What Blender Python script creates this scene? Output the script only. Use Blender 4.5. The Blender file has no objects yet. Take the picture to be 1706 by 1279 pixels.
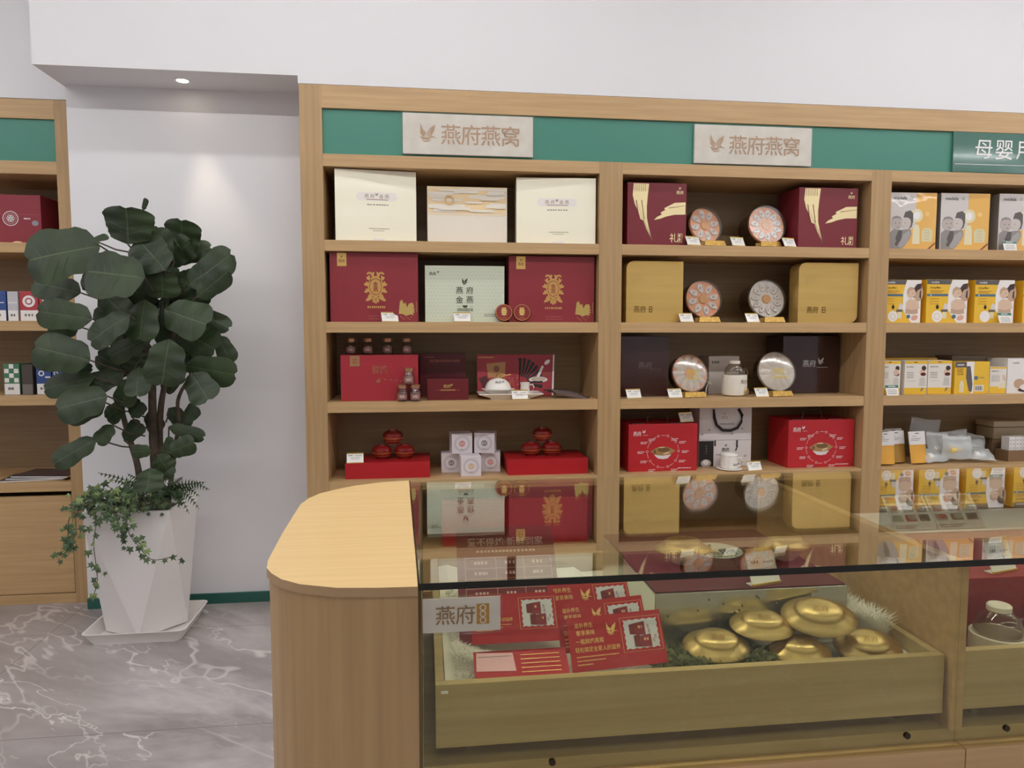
import bpy, bmesh, math, random
from mathutils import Vector, Matrix
R = math.radians
random.seed(11)
scene = bpy.context.scene
COL = scene.collection

# ------------------------------------------------------------------ camera, world, exposure
cam_data = bpy.data.cameras.new('camera')
cam = bpy.data.objects.new('camera', cam_data)
COL.objects.link(cam)
cam_data.sensor_fit = 'HORIZONTAL'
cam_data.sensor_width = 36.0
cam_data.lens = 36.0 * 1190.0 / 1706.0
cam_data.clip_start = 0.02
cam.location = (0, 0, 1.25)
cam.rotation_euler = (R(90 - 4.2), 0, R(-7.02))
scene.camera = cam

world = bpy.data.worlds.new('world')
scene.world = world
world.use_nodes = True
world.node_tree.nodes['Background'].inputs[0].default_value = (1.0, 0.97, 0.94, 1)
world.node_tree.nodes['Background'].inputs[1].default_value = 0.25
vs = scene.view_settings
vs.view_transform = 'Standard'
vs.look = 'None'
vs.exposure = 0.0
vs.gamma = 1.0
vs.use_curve_mapping = False
scene.cycles.use_denoising = True
scene.cycles.max_bounces = 14
scene.cycles.transparent_max_bounces = 40
scene.cycles.diffuse_bounces = 6
scene.cycles.glossy_bounces = 6
scene.cycles.sample_clamp_indirect = 6.0
LAMP = 19.0          # radiance of the ceiling strip lamps over the shop floor
LAMP_MID = 58.0      # the row over the counter
LAMP_NEAR = 19.0     # the row close to the shelves
SPOT = 9.0          # the recessed downlight over the plant

# ------------------------------------------------------------------ materials
def lin(c):
    c = c / 255.0
    return c / 12.92 if c <= 0.04045 else ((c + 0.055) / 1.055) ** 2.4

def rgb(r, g, b):
    return (lin(r), lin(g), lin(b), 1.0)

MATS = {}
def C(name, col, rough=0.5, metal=0.0, coat=0.0, spec=0.5, trans=None):
    if name in MATS:
        return MATS[name]
    m = bpy.data.materials.new(name)
    m.use_nodes = True
    b = m.node_tree.nodes['Principled BSDF']
    b.inputs['Base Color'].default_value = rgb(*col)
    b.inputs['Roughness'].default_value = rough
    b.inputs['Metallic'].default_value = metal
    b.inputs['Coat Weight'].default_value = coat
    b.inputs['Coat Roughness'].default_value = 0.06
    b.inputs['Specular IOR Level'].default_value = spec
    MATS[name] = m
    return m

def nodes(m):
    return m.node_tree.nodes, m.node_tree.links

def mottle(name, c1, c2, scale, rough=0.5, metal=0.0, stretch=(1, 1, 1), detail=4, coat=0.0, bump=0.0):
    m = C(name, c1, rough, metal, coat)
    N, L = nodes(m)
    b = N['Principled BSDF']
    tc = N.new('ShaderNodeTexCoord')
    mp = N.new('ShaderNodeMapping')
    mp.inputs['Scale'].default_value = stretch
    nz = N.new('ShaderNodeTexNoise')
    nz.inputs['Scale'].default_value = scale
    nz.inputs['Detail'].default_value = detail
    cr = N.new('ShaderNodeValToRGB')
    cr.color_ramp.elements[0].position = 0.32
    cr.color_ramp.elements[1].position = 0.68
    cr.color_ramp.elements[0].color = rgb(*c1)
    cr.color_ramp.elements[1].color = rgb(*c2)
    L.new(tc.outputs['Object'], mp.inputs['Vector'])
    L.new(mp.outputs['Vector'], nz.inputs['Vector'])
    L.new(nz.outputs['Fac'], cr.inputs['Fac'])
    L.new(cr.outputs['Color'], b.inputs['Base Color'])
    if bump:
        bp = N.new('ShaderNodeBump')
        bp.inputs['Strength'].default_value = bump
        bp.inputs['Distance'].default_value = 0.002
        L.new(nz.outputs['Fac'], bp.inputs['Height'])
        L.new(bp.outputs['Normal'], b.inputs['Normal'])
    return m

def clear(name, tint, gloss_tint=(255, 255, 255), f0=0.04, rough=0.0, power=5.0, top=0.96):
    """thin clear sheet: straight-through light plus a mirror term that grows at grazing angles"""
    m = bpy.data.materials.new(name)
    m.use_nodes = True
    N, L = nodes(m)
    N.clear()
    out = N.new('ShaderNodeOutputMaterial')
    mix = N.new('ShaderNodeMixShader')
    tr = N.new('ShaderNodeBsdfTransparent')
    tr.inputs[0].default_value = rgb(*tint)
    gl = N.new('ShaderNodeBsdfGlossy')
    gl.inputs['Color'].default_value = rgb(*gloss_tint)
    gl.inputs['Roughness'].default_value = rough
    geo = N.new('ShaderNodeNewGeometry')
    dot = N.new('ShaderNodeVectorMath'); dot.operation = 'DOT_PRODUCT'
    ab = N.new('ShaderNodeMath'); ab.operation = 'ABSOLUTE'
    om = N.new('ShaderNodeMath'); om.operation = 'SUBTRACT'; om.inputs[0].default_value = 1.0
    pw = N.new('ShaderNodeMath'); pw.operation = 'POWER'; pw.inputs[1].default_value = power
    ma = N.new('ShaderNodeMath'); ma.operation = 'MULTIPLY_ADD'
    ma.inputs[1].default_value = top; ma.inputs[2].default_value = f0
    L.new(geo.outputs['Normal'], dot.inputs[0])
    L.new(geo.outputs['Incoming'], dot.inputs[1])
    L.new(dot.outputs['Value'], ab.inputs[0])
    L.new(ab.outputs[0], om.inputs[1])
    L.new(om.outputs[0], pw.inputs[0])
    L.new(pw.outputs[0], ma.inputs[0])
    L.new(ma.outputs[0], mix.inputs['Fac'])
    L.new(tr.outputs[0], mix.inputs[1])
    L.new(gl.outputs[0], mix.inputs[2])
    L.new(mix.outputs[0], out.inputs['Surface'])
    MATS[name] = m
    return m

def emit(name, col, strength):
    m = bpy.data.materials.new(name)
    m.use_nodes = True
    b = m.node_tree.nodes['Principled BSDF']
    b.inputs['Base Color'].default_value = (0.9, 0.9, 0.9, 1)
    b.inputs['Emission Color'].default_value = rgb(*col)
    b.inputs['Emission Strength'].default_value = strength
    MATS[name] = m
    return m

def wood(name, c1, c2, axis, rough=0.42):
    st = {'x': (1.2, 30, 30), 'z': (30, 30, 1.2), 'y': (30, 1.2, 30)}[axis]
    return mottle(name, c1, c2, 2.2, rough, 0, st, 5)

def marble():
    m = C('grey_marble', (150, 143, 140), 0.22)
    N, L = nodes(m)
    b = N['Principled BSDF']
    tc = N.new('ShaderNodeTexCoord')
    mp = N.new('ShaderNodeMapping')
    mp.vector_type = 'TEXTURE'
    mp.inputs['Rotation'].default_value = (0, 0, R(-40))
    mp.inputs['Scale'].default_value = (2.0, 0.75, 1)
    L.new(tc.outputs['Object'], mp.inputs['Vector'])
    def vein(scale, width, detail, dist, seed, mscale, lo, hi, soft=1.0):
        ad = N.new('ShaderNodeVectorMath'); ad.operation = 'ADD'
        ad.inputs[1].default_value = (seed, seed * 0.7, 0)
        nz = N.new('ShaderNodeTexNoise')
        nz.inputs['Scale'].default_value = scale
        nz.inputs['Detail'].default_value = detail
        nz.inputs['Roughness'].default_value = 0.62
        nz.inputs['Distortion'].default_value = dist
        sb = N.new('ShaderNodeMath'); sb.operation = 'SUBTRACT'; sb.inputs[1].default_value = 0.5
        ab = N.new('ShaderNodeMath'); ab.operation = 'ABSOLUTE'
        mr = N.new('ShaderNodeMapRange')
        mr.inputs['From Min'].default_value = 0.0
        mr.inputs['From Max'].default_value = width
        mr.inputs['To Min'].default_value = 1.0
        mr.inputs['To Max'].default_value = 0.0
        mk = N.new('ShaderNodeTexNoise')
        mk.inputs['Scale'].default_value = mscale
        mk.inputs['Detail'].default_value = 2
        mm = N.new('ShaderNodeMapRange')
        mm.inputs['From Min'].default_value = lo
        mm.inputs['From Max'].default_value = hi
        mu = N.new('ShaderNodeMath'); mu.operation = 'MULTIPLY'
        m2 = N.new('ShaderNodeMath'); m2.operation = 'MULTIPLY'; m2.inputs[1].default_value = soft
        L.new(mp.outputs['Vector'], ad.inputs[0])
        L.new(ad.outputs[0], nz.inputs['Vector'])
        L.new(ad.outputs[0], mk.inputs['Vector'])
        L.new(nz.outputs['Fac'], sb.inputs[0])
        L.new(sb.outputs[0], ab.inputs[0])
        L.new(ab.outputs[0], mr.inputs['Value'])
        L.new(mk.outputs['Fac'], mm.inputs['Value'])
        L.new(mr.outputs[0], mu.inputs[0])
        L.new(mm.outputs[0], mu.inputs[1])
        L.new(mu.outputs[0], m2.inputs[0])
        return m2.outputs[0]
    a = vein(1.5, 0.013, 4, 0.35, 3.1, 1.5, 0.38, 0.64, 0.85)
    c = vein(3.0, 0.012, 4, 0.3, 8.3, 2.3, 0.42, 0.64, 0.8)
    d = vein(0.9, 0.08, 6, 0.5, 5.7, 1.2, 0.40, 0.70, 0.4)
    mx = N.new('ShaderNodeMath'); mx.operation = 'MAXIMUM'
    mx2 = N.new('ShaderNodeMath'); mx2.operation = 'MAXIMUM'
    L.new(a, mx.inputs[0]); L.new(c, mx.inputs[1])
    L.new(mx.outputs[0], mx2.inputs[0]); L.new(d, mx2.inputs[1])
    base = N.new('ShaderNodeTexNoise')
    base.inputs['Scale'].default_value = 3.5
    base.inputs['Detail'].default_value = 8
    base.inputs['Roughness'].default_value = 0.65
    cr = N.new('ShaderNodeValToRGB')
    cr.color_ramp.elements[0].color = rgb(140, 132, 131)
    cr.color_ramp.elements[1].color = rgb(168, 160, 159)
    cr.color_ramp.elements[0].position = 0.3
    cr.color_ramp.elements[1].position = 0.72
    L.new(mp.outputs['Vector'], base.inputs['Vector'])
    L.new(base.outputs['Fac'], cr.inputs['Fac'])
    mc = N.new('ShaderNodeMix'); mc.data_type = 'RGBA'
    mc.inputs['B'].default_value = rgb(240, 234, 233)
    L.new(mx2.outputs[0], mc.inputs['Factor'])
    L.new(cr.outputs['Color'], mc.inputs['A'])
    br = N.new('ShaderNodeTexBrick')
    br.offset = 0.0
    br.inputs['Color1'].default_value = (0, 0, 0, 1)
    br.inputs['Color2'].default_value = (0, 0, 0, 1)
    br.inputs['Mortar'].default_value = (1, 1, 1, 1)
    br.inputs['Scale'].default_value = 1.0
    br.inputs['Brick Width'].default_value = 1.2
    br.inputs['Row Height'].default_value = 0.8
    br.inputs['Mortar Size'].default_value = 0.0012
    mp2 = N.new('ShaderNodeMapping')
    mp2.inputs['Location'].default_value = (0.35, 0.12, 0)
    L.new(tc.outputs['Object'], mp2.inputs['Vector'])
    L.new(mp2.outputs['Vector'], br.inputs['Vector'])
    ms = N.new('ShaderNodeMix'); ms.data_type = 'RGBA'
    ms.inputs['B'].default_value = rgb(112, 105, 102)
    L.new(br.outputs['Color'], ms.inputs['Factor'])
    L.new(mc.outputs['Result'], ms.inputs['A'])
    L.new(ms.outputs['Result'], b.inputs['Base Color'])
    return m

WALL = C('white_plaster', (232, 231, 233), 0.7)
CEIL = C('ceiling_paint', (232, 230, 230), 0.8)
GREEN = C('green_laminate', (66, 134, 116), 0.38)
SKIRT = C('green_skirting', (40, 96, 84), 0.4)
WX = wood('oak_along', (184, 150, 105), (199, 165, 118), 'x')
WZ = wood('oak_upright', (170, 138, 96), (187, 154, 109), 'z')
WC = wood('oak_counter_top', (214, 180, 122), (222, 190, 134), 'x', 0.38)
WD = wood('oak_tray', (176, 152, 104), (192, 169, 120), 'x')
PLY = C('plywood_edge', (176, 146, 108), 0.5)
BACKP = wood('oak_back_panel', (150, 126, 92), (164, 140, 104), 'x')
MARB = marble()
GLASS = clear('counter_glass', (240, 241, 233), f0=0.05, power=4.1)
GLASSV = clear('pane_glass', (247, 248, 238), f0=0.035, power=5)
EDGE = C('dark_glass_edge', (24, 26, 20), 0.15)
ACRYL = clear('acrylic_sheet', (251, 251, 250), f0=0.03, rough=0.08)
ACRYLS = clear('acrylic_cover_sheet', (252, 252, 252), f0=0.02, rough=0.32)
FILM = clear('clear_film', (250, 250, 250), f0=0.03, rough=0.2, power=5)
JARG = clear('jar_glass', (246, 244, 241), f0=0.05, power=3)
WHITE = C('white_card', (238, 236, 234), 0.45)
PORC = C('white_porcelain', (240, 236, 228), 0.18)
IVORY = C('ivory_plastic', (236, 230, 216), 0.3)
GREYP = C('grey_print', (120, 116, 112), 0.5)
BLACK = C('black_print', (28, 26, 24), 0.5)
CREAM = mottle('pearl_cream', (255, 250, 222), (255, 252, 232), 1.2, 0.35, 0.0, coat=.5)
CREAMW = C('cream_card', (240, 233, 218), 0.4)
PEACH = C('peach_cloud_print', (246, 220, 172), 0.4)
MAROON = C('maroon_card', (122, 36, 46), 0.42)
BURG = C('burgundy_card', (140, 42, 50), 0.42)
RED = C('red_card', (186, 34, 42), 0.42)
RED2 = C('rose_red_card', (164, 40, 52), 0.42)
DKRED = C('dark_red_card', (92, 26, 32), 0.4)
BROWN = C('dark_brown_lacquer', (58, 32, 30), 0.14, coat=0.5)
LACQ = C('red_lacquer', (128, 26, 24), 0.22, coat=0.4)
LACQ2 = C('amber_lacquer_band', (158, 78, 38), 0.3)
GOLDF = C('gold_foil', (226, 190, 112), 0.34, 0.85)
GOLDP = C('gold_print', (206, 160, 92), 0.4, 0.35)
GOLDM = C('gold_print_bright', (226, 196, 120), 0.35, 0.6)
GOLDB = mottle('brushed_gold', (206, 174, 104), (222, 192, 124), 3, 0.33, 0.9, (1, 40, 1))
GLID = mottle('satin_gold', (184, 156, 100), (202, 176, 120), 6, 0.34, 0.9, (1, 20, 1))
GBOX = mottle('gold_box_card', (208, 172, 98), (220, 186, 110), 2.0, 0.32, 0.5, (1, 1, 12))
GTAG = C('gold_strip', (224, 196, 116), 0.3, 0.7)
STONE = mottle('gold_glitter', (150, 112, 48), (210, 172, 90), 220, 0.4, 0.6)
PALEG = C('pale_green_card', (214, 222, 200), 0.4)
PALEG2 = C('pale_green_pattern', (203, 213, 188), 0.35)
SILVER = mottle('silver_paper', (216, 208, 194), (230, 224, 212), 14, 0.5, 0.0)
EMB = C('embossed_tan', (186, 150, 116), 0.5)
TAGW = C('tag_paper', (240, 238, 232), 0.35, coat=0.3)
TAGGREEN = C('tag_green', (60, 112, 88), 0.4)
YEL = C('yellow_card', (236, 190, 52), 0.42, coat=0.25)
def wrapfilm(m):
    N, L = nodes(m)
    tc = N.new('ShaderNodeTexCoord'); nz = N.new('ShaderNodeTexNoise'); bp = N.new('ShaderNodeBump')
    nz.inputs['Scale'].default_value = 11.0; nz.inputs['Detail'].default_value = 1.0
    bp.inputs['Strength'].default_value = 0.5; bp.inputs['Distance'].default_value = 0.004
    L.new(tc.outputs['Object'], nz.inputs['Vector']); L.new(nz.outputs['Fac'], bp.inputs['Height'])
    L.new(bp.outputs['Normal'], N['Principled BSDF'].inputs['Coat Normal'])
    N['Principled BSDF'].inputs['Coat IOR'].default_value = 1.8
    return m
ORNG = C('amber_card', (238, 184, 86), 0.32, coat=1.0)
LGREY = C('light_grey_photo', (216, 210, 206), 0.32, coat=1.0)
MGREY = C('mid_grey_photo', (146, 140, 136), 0.35, coat=1.0)
DGREY = C('dark_grey_photo', (92, 86, 84), 0.4, coat=0.6)
PALEY = C('pale_yellow_photo', (236, 226, 186), 0.35, coat=1.0)
SKIN = C('skin_photo', (222, 192, 166), 0.45)
SKIN2 = C('skin_photo_shade', (196, 164, 138), 0.45)
HAIR = C('hair_photo', (64, 46, 42), 0.5)
BLUE = C('blue_card', (52, 78, 140), 0.4)
TEAL = C('slate_blue_print', (82, 112, 130), 0.4)
PINK = C('pink_paper', (232, 178, 186), 0.5)
ROSE = C('leaflet_red', (180, 40, 48), 0.55, spec=.3)
ROSED = C('leaflet_dark_red', (118, 24, 34), 0.4)
POTW = C('white_planter', (232, 228, 226), 0.4)
TRAYW = C('white_saucer', (226, 220, 216), 0.35)
SOIL = C('dark_soil', (40, 32, 26), 0.9)
BARK = mottle('bark', (92, 78, 64), (64, 54, 44), 30, 0.8)
LEAF = mottle('fig_leaf', (24, 39, 14), (42, 61, 24), 7, 0.5)
LEAFV = C('leaf_vein', (62, 82, 46), 0.45)
LEAFV2 = C('leaf_side_vein', (50, 68, 36), 0.5)
IVY = mottle('ivy_leaf', (48, 68, 44), (84, 104, 64), 25, 0.45)
FERN = mottle('fern_leaf', (40, 62, 38), (66, 92, 50), 25, 0.5)
FUR = C('white_faux_fur', (240, 236, 226), 0.8)
MOSSA = mottle('dried_moss_fibre', (112, 122, 86), (172, 172, 132), 60, 0.8)
STEEL = mottle('mirror_steel', (196, 196, 182), (210, 210, 198), 5, 0.2, 0.9)
NEST = C('birds_nest_white', (226, 216, 204), 0.35, coat=0.4)
ORBACK = mottle('orange_backing', (230, 142, 84), (238, 176, 130), 26, 0.5)
WBACK = mottle('grey_white_backing', (204, 194, 180), (232, 224, 212), 60, 0.45)
CASE = clear('smoky_case_wall', (222, 214, 206), f0=0.04)
DARKF = C('dark_fabric_ribbon', (34, 30, 32), 0.7)
LENS = emit('lamp_lens', (255, 236, 205), 14.0)
STRIP = emit('strip_lamp_diffuser', (250, 250, 250), LAMP)
STRIPM = emit('strip_lamp_diffuser_counter', (250, 250, 250), LAMP_MID)
STRIPN = emit('strip_lamp_diffuser_shelf', (250, 250, 250), LAMP_NEAR)
HOUS = C('lamp_housing', (235, 235, 235), 0.4)
FROST = C('frosted_bag', (226, 232, 232), .3, coat=.5)
FROST.node_tree.nodes['Principled BSDF'].inputs['Alpha'].default_value = .42

# ------------------------------------------------------------------ mesh builder
GLYPH = {}
def glyphs(s, bold=0.0):
    key = (s, bold)
    if key in GLYPH:
        return GLYPH[key]
    cu = bpy.data.curves.new('lettering', 'FONT')
    cu.body = s
    cu.size = 1.0
    cu.resolution_u = 2
    cu.offset = bold
    cu.align_x = 'CENTER'
    cu.align_y = 'CENTER'
    ob = bpy.data.objects.new('lettering', cu)
    COL.objects.link(ob)
    bpy.context.view_layer.update()
    dg = bpy.context.evaluated_depsgraph_get()
    me = bpy.data.meshes.new_from_object(ob.evaluated_get(dg))
    vs_ = [(v.co.x, v.co.y) for v in me.vertices]
    fs_ = [tuple(p.vertices) for p in me.polygons]
    if vs_:
        cx = (min(v[0] for v in vs_) + max(v[0] for v in vs_)) / 2
        cy = (min(v[1] for v in vs_) + max(v[1] for v in vs_)) / 2
        vs_ = [(a - cx, b - cy) for a, b in vs_]
    bpy.data.objects.remove(ob)
    bpy.data.curves.remove(cu)
    bpy.data.meshes.remove(me)
    GLYPH[key] = (vs_, fs_)
    return GLYPH[key]

class Frame:
    def __init__(s, o, r, u):
        s.o = Vector(o); s.r = Vector(r).normalized(); s.u = Vector(u).normalized()
        s.n = s.r.cross(s.u)
    def at(s, x, y, l=0.0):
        return s.o + s.r * x + s.u * y + s.n * l

class MB:
    def __init__(s):
        s.v = []; s.f = []; s.m = []; s.mats = []
    def mi(s, mat):
        if mat not in s.mats:
            s.mats.append(mat)
        return s.mats.index(mat)
    def add(s, vs_, fs_, mat, M=None):
        o = len(s.v)
        for v in vs_:
            v = Vector(v)
            s.v.append(M @ v if M is not None else v)
        k = s.mi(mat)
        for f in fs_:
            s.f.append(tuple(i + o for i in f)); s.m.append(k)
        return s
    def box(s, x0, x1, y0, y1, z0, z1, mat, M=None, c=0.0):
        if c <= 0:
            v = [(x0, y0, z0), (x1, y0, z0), (x1, y1, z0), (x0, y1, z0), (x0, y0, z1), (x1, y0, z1), (x1, y1, z1), (x0, y1, z1)]
            f = [(0, 3, 2, 1), (4, 5, 6, 7), (0, 1, 5, 4), (1, 2, 6, 5), (2, 3, 7, 6), (3, 0, 4, 7)]
            return s.add(v, f, mat, M)
        bm = bmesh.new()
        bmesh.ops.create_cube(bm, size=1.0)
        for v in bm.verts:
            v.co = Vector(((x0 + x1) / 2 + v.co.x * (x1 - x0), (y0 + y1) / 2 + v.co.y * (y1 - y0), (z0 + z1) / 2 + v.co.z * (z1 - z0)))
        bmesh.ops.bevel(bm, geom=bm.edges[:], offset=c, segments=2, affect='EDGES', profile=0.6)
        bm.verts.index_update()
        s.add([v.co.copy() for v in bm.verts], [tuple(v.index for v in f.verts) for f in bm.faces], mat, M)
        bm.free()
        return s
    def prism(s, pts, F, d, mat):
        """outline pts (x,y) in frame F, going back by d"""
        n = len(pts)
        a = [F.at(x, y, 0) for x, y in pts]
        b = [F.at(x, y, -d) for x, y in pts]
        f = [tuple(range(n)), tuple(range(2 * n - 1, n - 1, -1))]
        for i in range(n):
            j = (i + 1) % n
            f.append((i, n + i, n + j, j))
        return s.add(a + b, f, mat)
    def lathe(s, prof, mat, seg=32, M=None, sx=1.0, sy=1.0, fr=None):
        v = []; f = []
        n = len(prof)
        for i in range(seg):
            a = 2 * math.pi * i / seg
            k = fr(a) if fr else 1.0
            for r, z in prof:
                v.append((r * math.cos(a) * sx * k, r * math.sin(a) * sy * k, z))
        for i in range(seg):
            j = (i + 1) % seg
            for q in range(n - 1):
                f.append((i * n + q, j * n + q, j * n + q + 1, i * n + q + 1))
        if prof[0][0] > 1e-6:
            f.append(tuple(i * n for i in range(seg - 1, -1, -1)))
        if prof[-1][0] > 1e-6:
            f.append(tuple(i * n + n - 1 for i in range(seg)))
        return s.add(v, f, mat, M)
    def tube(s, pts, r, mat, seg=8, flat=1.0):
        pts = [Vector(p) for p in pts]
        v = []; f = []
        n = len(pts)
        up = Vector((0, 0, 1))
        for i, p in enumerate(pts):
            t = (pts[min(i + 1, n - 1)] - pts[max(i - 1, 0)]).normalized()
            a = t.cross(up)
            if a.length < 1e-3:
                a = t.cross(Vector((1, 0, 0)))
            a.normalize(); b = t.cross(a)
            rr = r(i / (n - 1)) if callable(r) else r
            for k in range(seg):
                th = 2 * math.pi * k / seg
                v.append(p + a * rr * math.cos(th) * flat + b * rr * math.sin(th))
        for i in range(n - 1):
            for k in range(seg):
                l = (k + 1) % seg
                f.append((i * seg + k, i * seg + l, (i + 1) * seg + l, (i + 1) * seg + k))
        f.append(tuple(range(seg - 1, -1, -1)))
        f.append(tuple((n - 1) * seg + k for k in range(seg)))
        return s.add(v, f, mat)
    # prints on a face
    def shape(s, F, pts, mat, l=0.0006):
        s.k = (getattr(s, 'k', 0) + 1) % 9
        l += s.k * 0.00003
        return s.add([F.at(x, y, l) for x, y in pts], [tuple(range(len(pts)))], mat)
    def rect(s, F, x0, x1, y0, y1, mat, l=0.0006):
        return s.shape(F, [(x0, y0), (x1, y0), (x1, y1), (x0, y1)], mat, l)
    def ell(s, F, cx, cy, rx, ry, mat, l=0.0006, rot=0.0, n=28):
        ca, sa = math.cos(rot), math.sin(rot)
        p = []
        for i in range(n):
            a = 2 * math.pi * i / n
            x, y = rx * math.cos(a), ry * math.sin(a)
            p.append((cx + x * ca - y * sa, cy + x * sa + y * ca))
        return s.shape(F, p, mat, l)
    def ring(s, F, cx, cy, r0, r1, mat, l=0.0006, n=36, a0=0, a1=360, ky=1.0):
        vs_ = []; fs_ = []
        for i in range(n + 1):
            a = R(a0 + (a1 - a0) * i / n)
            vs_ += [F.at(cx + r0 * math.cos(a), cy + r0 * ky * math.sin(a), l), F.at(cx + r1 * math.cos(a), cy + r1 * ky * math.sin(a), l)]
        for i in range(n):
            fs_.append((2 * i, 2 * i + 1, 2 * i + 3, 2 * i + 2))
        return s.add(vs_, fs_, mat)
    def text(s, F, t, x, y, h, mat, l=0.0008, kx=1.0, rot=0.0, bold=0.005):
        gv, gf = glyphs(t, bold)
        ca, sa = math.cos(rot), math.sin(rot)
        l += .0003
        return s.add([F.at(x + (a * kx * ca - b * sa) * h, y + (a * kx * sa + b * ca) * h, l) for a, b in gv], gf, mat)
    def fine(s, F, x0, x1, y, h, mat, l=0.0008, dash=None):
        """a line of print too small to read"""
        d = dash or h * 1.1
        x = x0
        rnd = random.Random(int((x0 + x1 + y) * 9973))
        while x < x1 - d * 0.3:
            w = d * (0.6 + 0.3 * rnd.random())
            s.rect(F, x, min(x + w, x1), y - h / 2, y + h / 2, mat, l)
            x += d * (1.0 + 0.25 * rnd.random())
        return s
    def build(s, name, parent=None, smooth=None, loc=(0, 0, 0), rot=(0, 0, 0)):
        me = bpy.data.meshes.new(name)
        me.from_pydata([tuple(v) for v in s.v], [], s.f)
        for m in s.mats:
            me.materials.append(m)
        me.polygons.foreach_set('material_index', s.m)
        if smooth is not None:
            me.polygons.foreach_set('use_smooth', [True] * len(me.polygons))
            me.set_sharp_from_angle(angle=R(smooth))
        me.update()
        o = bpy.data.objects.new(name, me)
        COL.objects.link(o)
        o.location = loc
        o.rotation_euler = rot
        if parent is not None:
            o.parent = parent
        return o

def tag(o, label, cat, group=None, kind=None):
    o['label'] = label
    o['category'] = cat
    if group:
        o['group'] = group
    if kind:
        o['kind'] = kind
    return o

def thing(name, label, cat, loc=(0, 0, 0), rotz=0.0, group=None, tilt=0.0):
    o = bpy.data.objects.new(name, None)
    o.empty_display_size = 0.05
    COL.objects.link(o)
    o.location = loc
    o.rotation_euler = (R(tilt), 0, R(rotz))
    return tag(o, label, cat, group)

def struct(name, mb, smooth=None):
    o = mb.build(name, None, smooth)
    o['kind'] = 'structure'
    return o

def dup(root, loc, rotz=0.0, label=None, tilt=None, scale=None):
    r = root.copy()
    COL.objects.link(r)
    r.location = loc
    r.rotation_euler = (root.rotation_euler[0] if tilt is None else R(tilt), 0, R(rotz))
    if scale:
        r.scale = scale
    if label:
        r['label'] = label
    for ch in list(root.children):
        c = ch.copy()
        COL.objects.link(c)
        c.parent = r
        for g in list(ch.children):
            d = g.copy()
            COL.objects.link(d)
            d.parent = c
    return r

def bird(mb, F, x, y, s, mat, l=0.0008):
    """swallow mark: two raised wings, body, long swoosh below"""
    P = lambda pts: [(x + a * s, y + b * s) for a, b in pts]
    mb.shape(F, P([(-.42, .02), (-.40, .55), (-.26, .22), (-.10, .06), (-.12, -.16), (-.3, -.14)]), mat, l)
    mb.shape(F, P([(-.10, -.02), (.06, .26), (.40, .50), (.34, .16), (.20, -.06), (.02, -.16)]), mat, l)
    mb.shape(F, P([(-.46, -.14), (-.30, -.30), (-.02, -.34), (.20, -.18), (.52, -.22), (.16, -.08), (-.04, -.20), (-.28, -.18)]), mat, l)
    mb.shape(F, P([(-.40, -.28), (-.20, -.44), (.08, -.42), (.20, -.30), (.02, -.38), (-.2, -.38)]), mat, l)

def emblem(mb, F, x, y, h, mat, dark, l=0.0008):
    """ornamental crest with two characters in the shield"""
    k = h / 2
    mb.ell(F, x, y + .02 * h, .24 * h, .33 * h, mat, l)
    for sgn in (-1, 1):
        for i in range(6):
            a = R(-78 + i * 30)
            rx, ry = .29 * h, .40 * h
            cx = x + sgn * rx * math.cos(a)
            cy = y + ry * math.sin(a)
            mb.ell(F, cx, cy, .085 * h, .045 * h, mat, l, rot=(a if sgn > 0 else math.pi - a), n=10)
            mb.ell(F, cx * 1.0 - sgn * .02 * h, cy + .05 * h, .06 * h, .03 * h, mat, l, rot=(a + .8 if sgn > 0 else math.pi - a - .8), n=10)
        for i in range(5):
            a = R(20 + i * 35)
            mb.ell(F, x + sgn * .19 * h + .06 * h * math.cos(a), y + .40 * h + .06 * h * math.sin(a), .035 * h, .02 * h, mat, l, rot=a, n=8)
        mb.ell(F, x + sgn * .2 * h, y - .36 * h, .13 * h, .05 * h, mat, l, rot=sgn * -.5, n=12)
    mb.ell(F, x, y - .44 * h, .05 * h, .07 * h, mat, l, n=10)
    mb.ring(F, x, y + .02 * h, .18 * h, .195 * h, dark, l + .0006, ky=1.35)
    mb.text(F, '金', x, y + .10 * h, .17 * h, dark, l + .0006)
    mb.text(F, '燕', x, y - .07 * h, .17 * h, dark, l + .0006)

def front(w, h, d=None):
    return Frame((-w / 2, 0, 0), (1, 0, 0), (0, 0, 1))

def carton(name, label, cat, x0, x1, z0, z1, yf, d, mat, group=None, rotz=0, prints=None, c=0.0012, lean=0.0):
    w, h = x1 - x0, z1 - z0
    mb = MB()
    mb.box(-w / 2, w / 2, 0, d, 0, h, mat, c=c)
    if prints:
        prints(mb, front(w, h), w, h)
    o = mb.build(name, None, None, ((x0 + x1) / 2, yf, z0), (R(lean), 0, R(rotz)))
    return tag(o, label, cat, group)

# ------------------------------------------------------------------ the room
mb = MB(); mb.box(-5, 6.5, -7, 3.9, -0.1, 0, MARB); struct('floor', mb)
mb = MB(); mb.box(-5, 6.5, -7, 3.9, 3.2, 3.3, CEIL); struct('ceiling', mb)
mb = MB()
mb.box(-1.517, -0.45, 3.36, 3.9, 0, 3.2, WALL)
mb.box(-0.45, 6.5, 3.497, 3.9, 0, 3.2, WALL)
mb.box(-5, -1.517, 3.44, 3.9, 2.266, 3.2, WALL)
mb.box(-5, -3.02, 3.44, 3.9, 0, 2.266, WALL)
mb.box(-3.02, -1.517, 3.84, 3.9, 0, 2.266, WALL)
struct('wall_back', mb)
mb = MB()
v_ = [(-1.53, 2.305), (-.508, 2.305), (-.508, 2.274), (6.5, 2.274), (6.5, 3.2), (-1.53, 3.2)]
mb.prism(v_, Frame((0, 3.122, 0), (1, 0, 0), (0, 0, 1)), .375, WALL)
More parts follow.
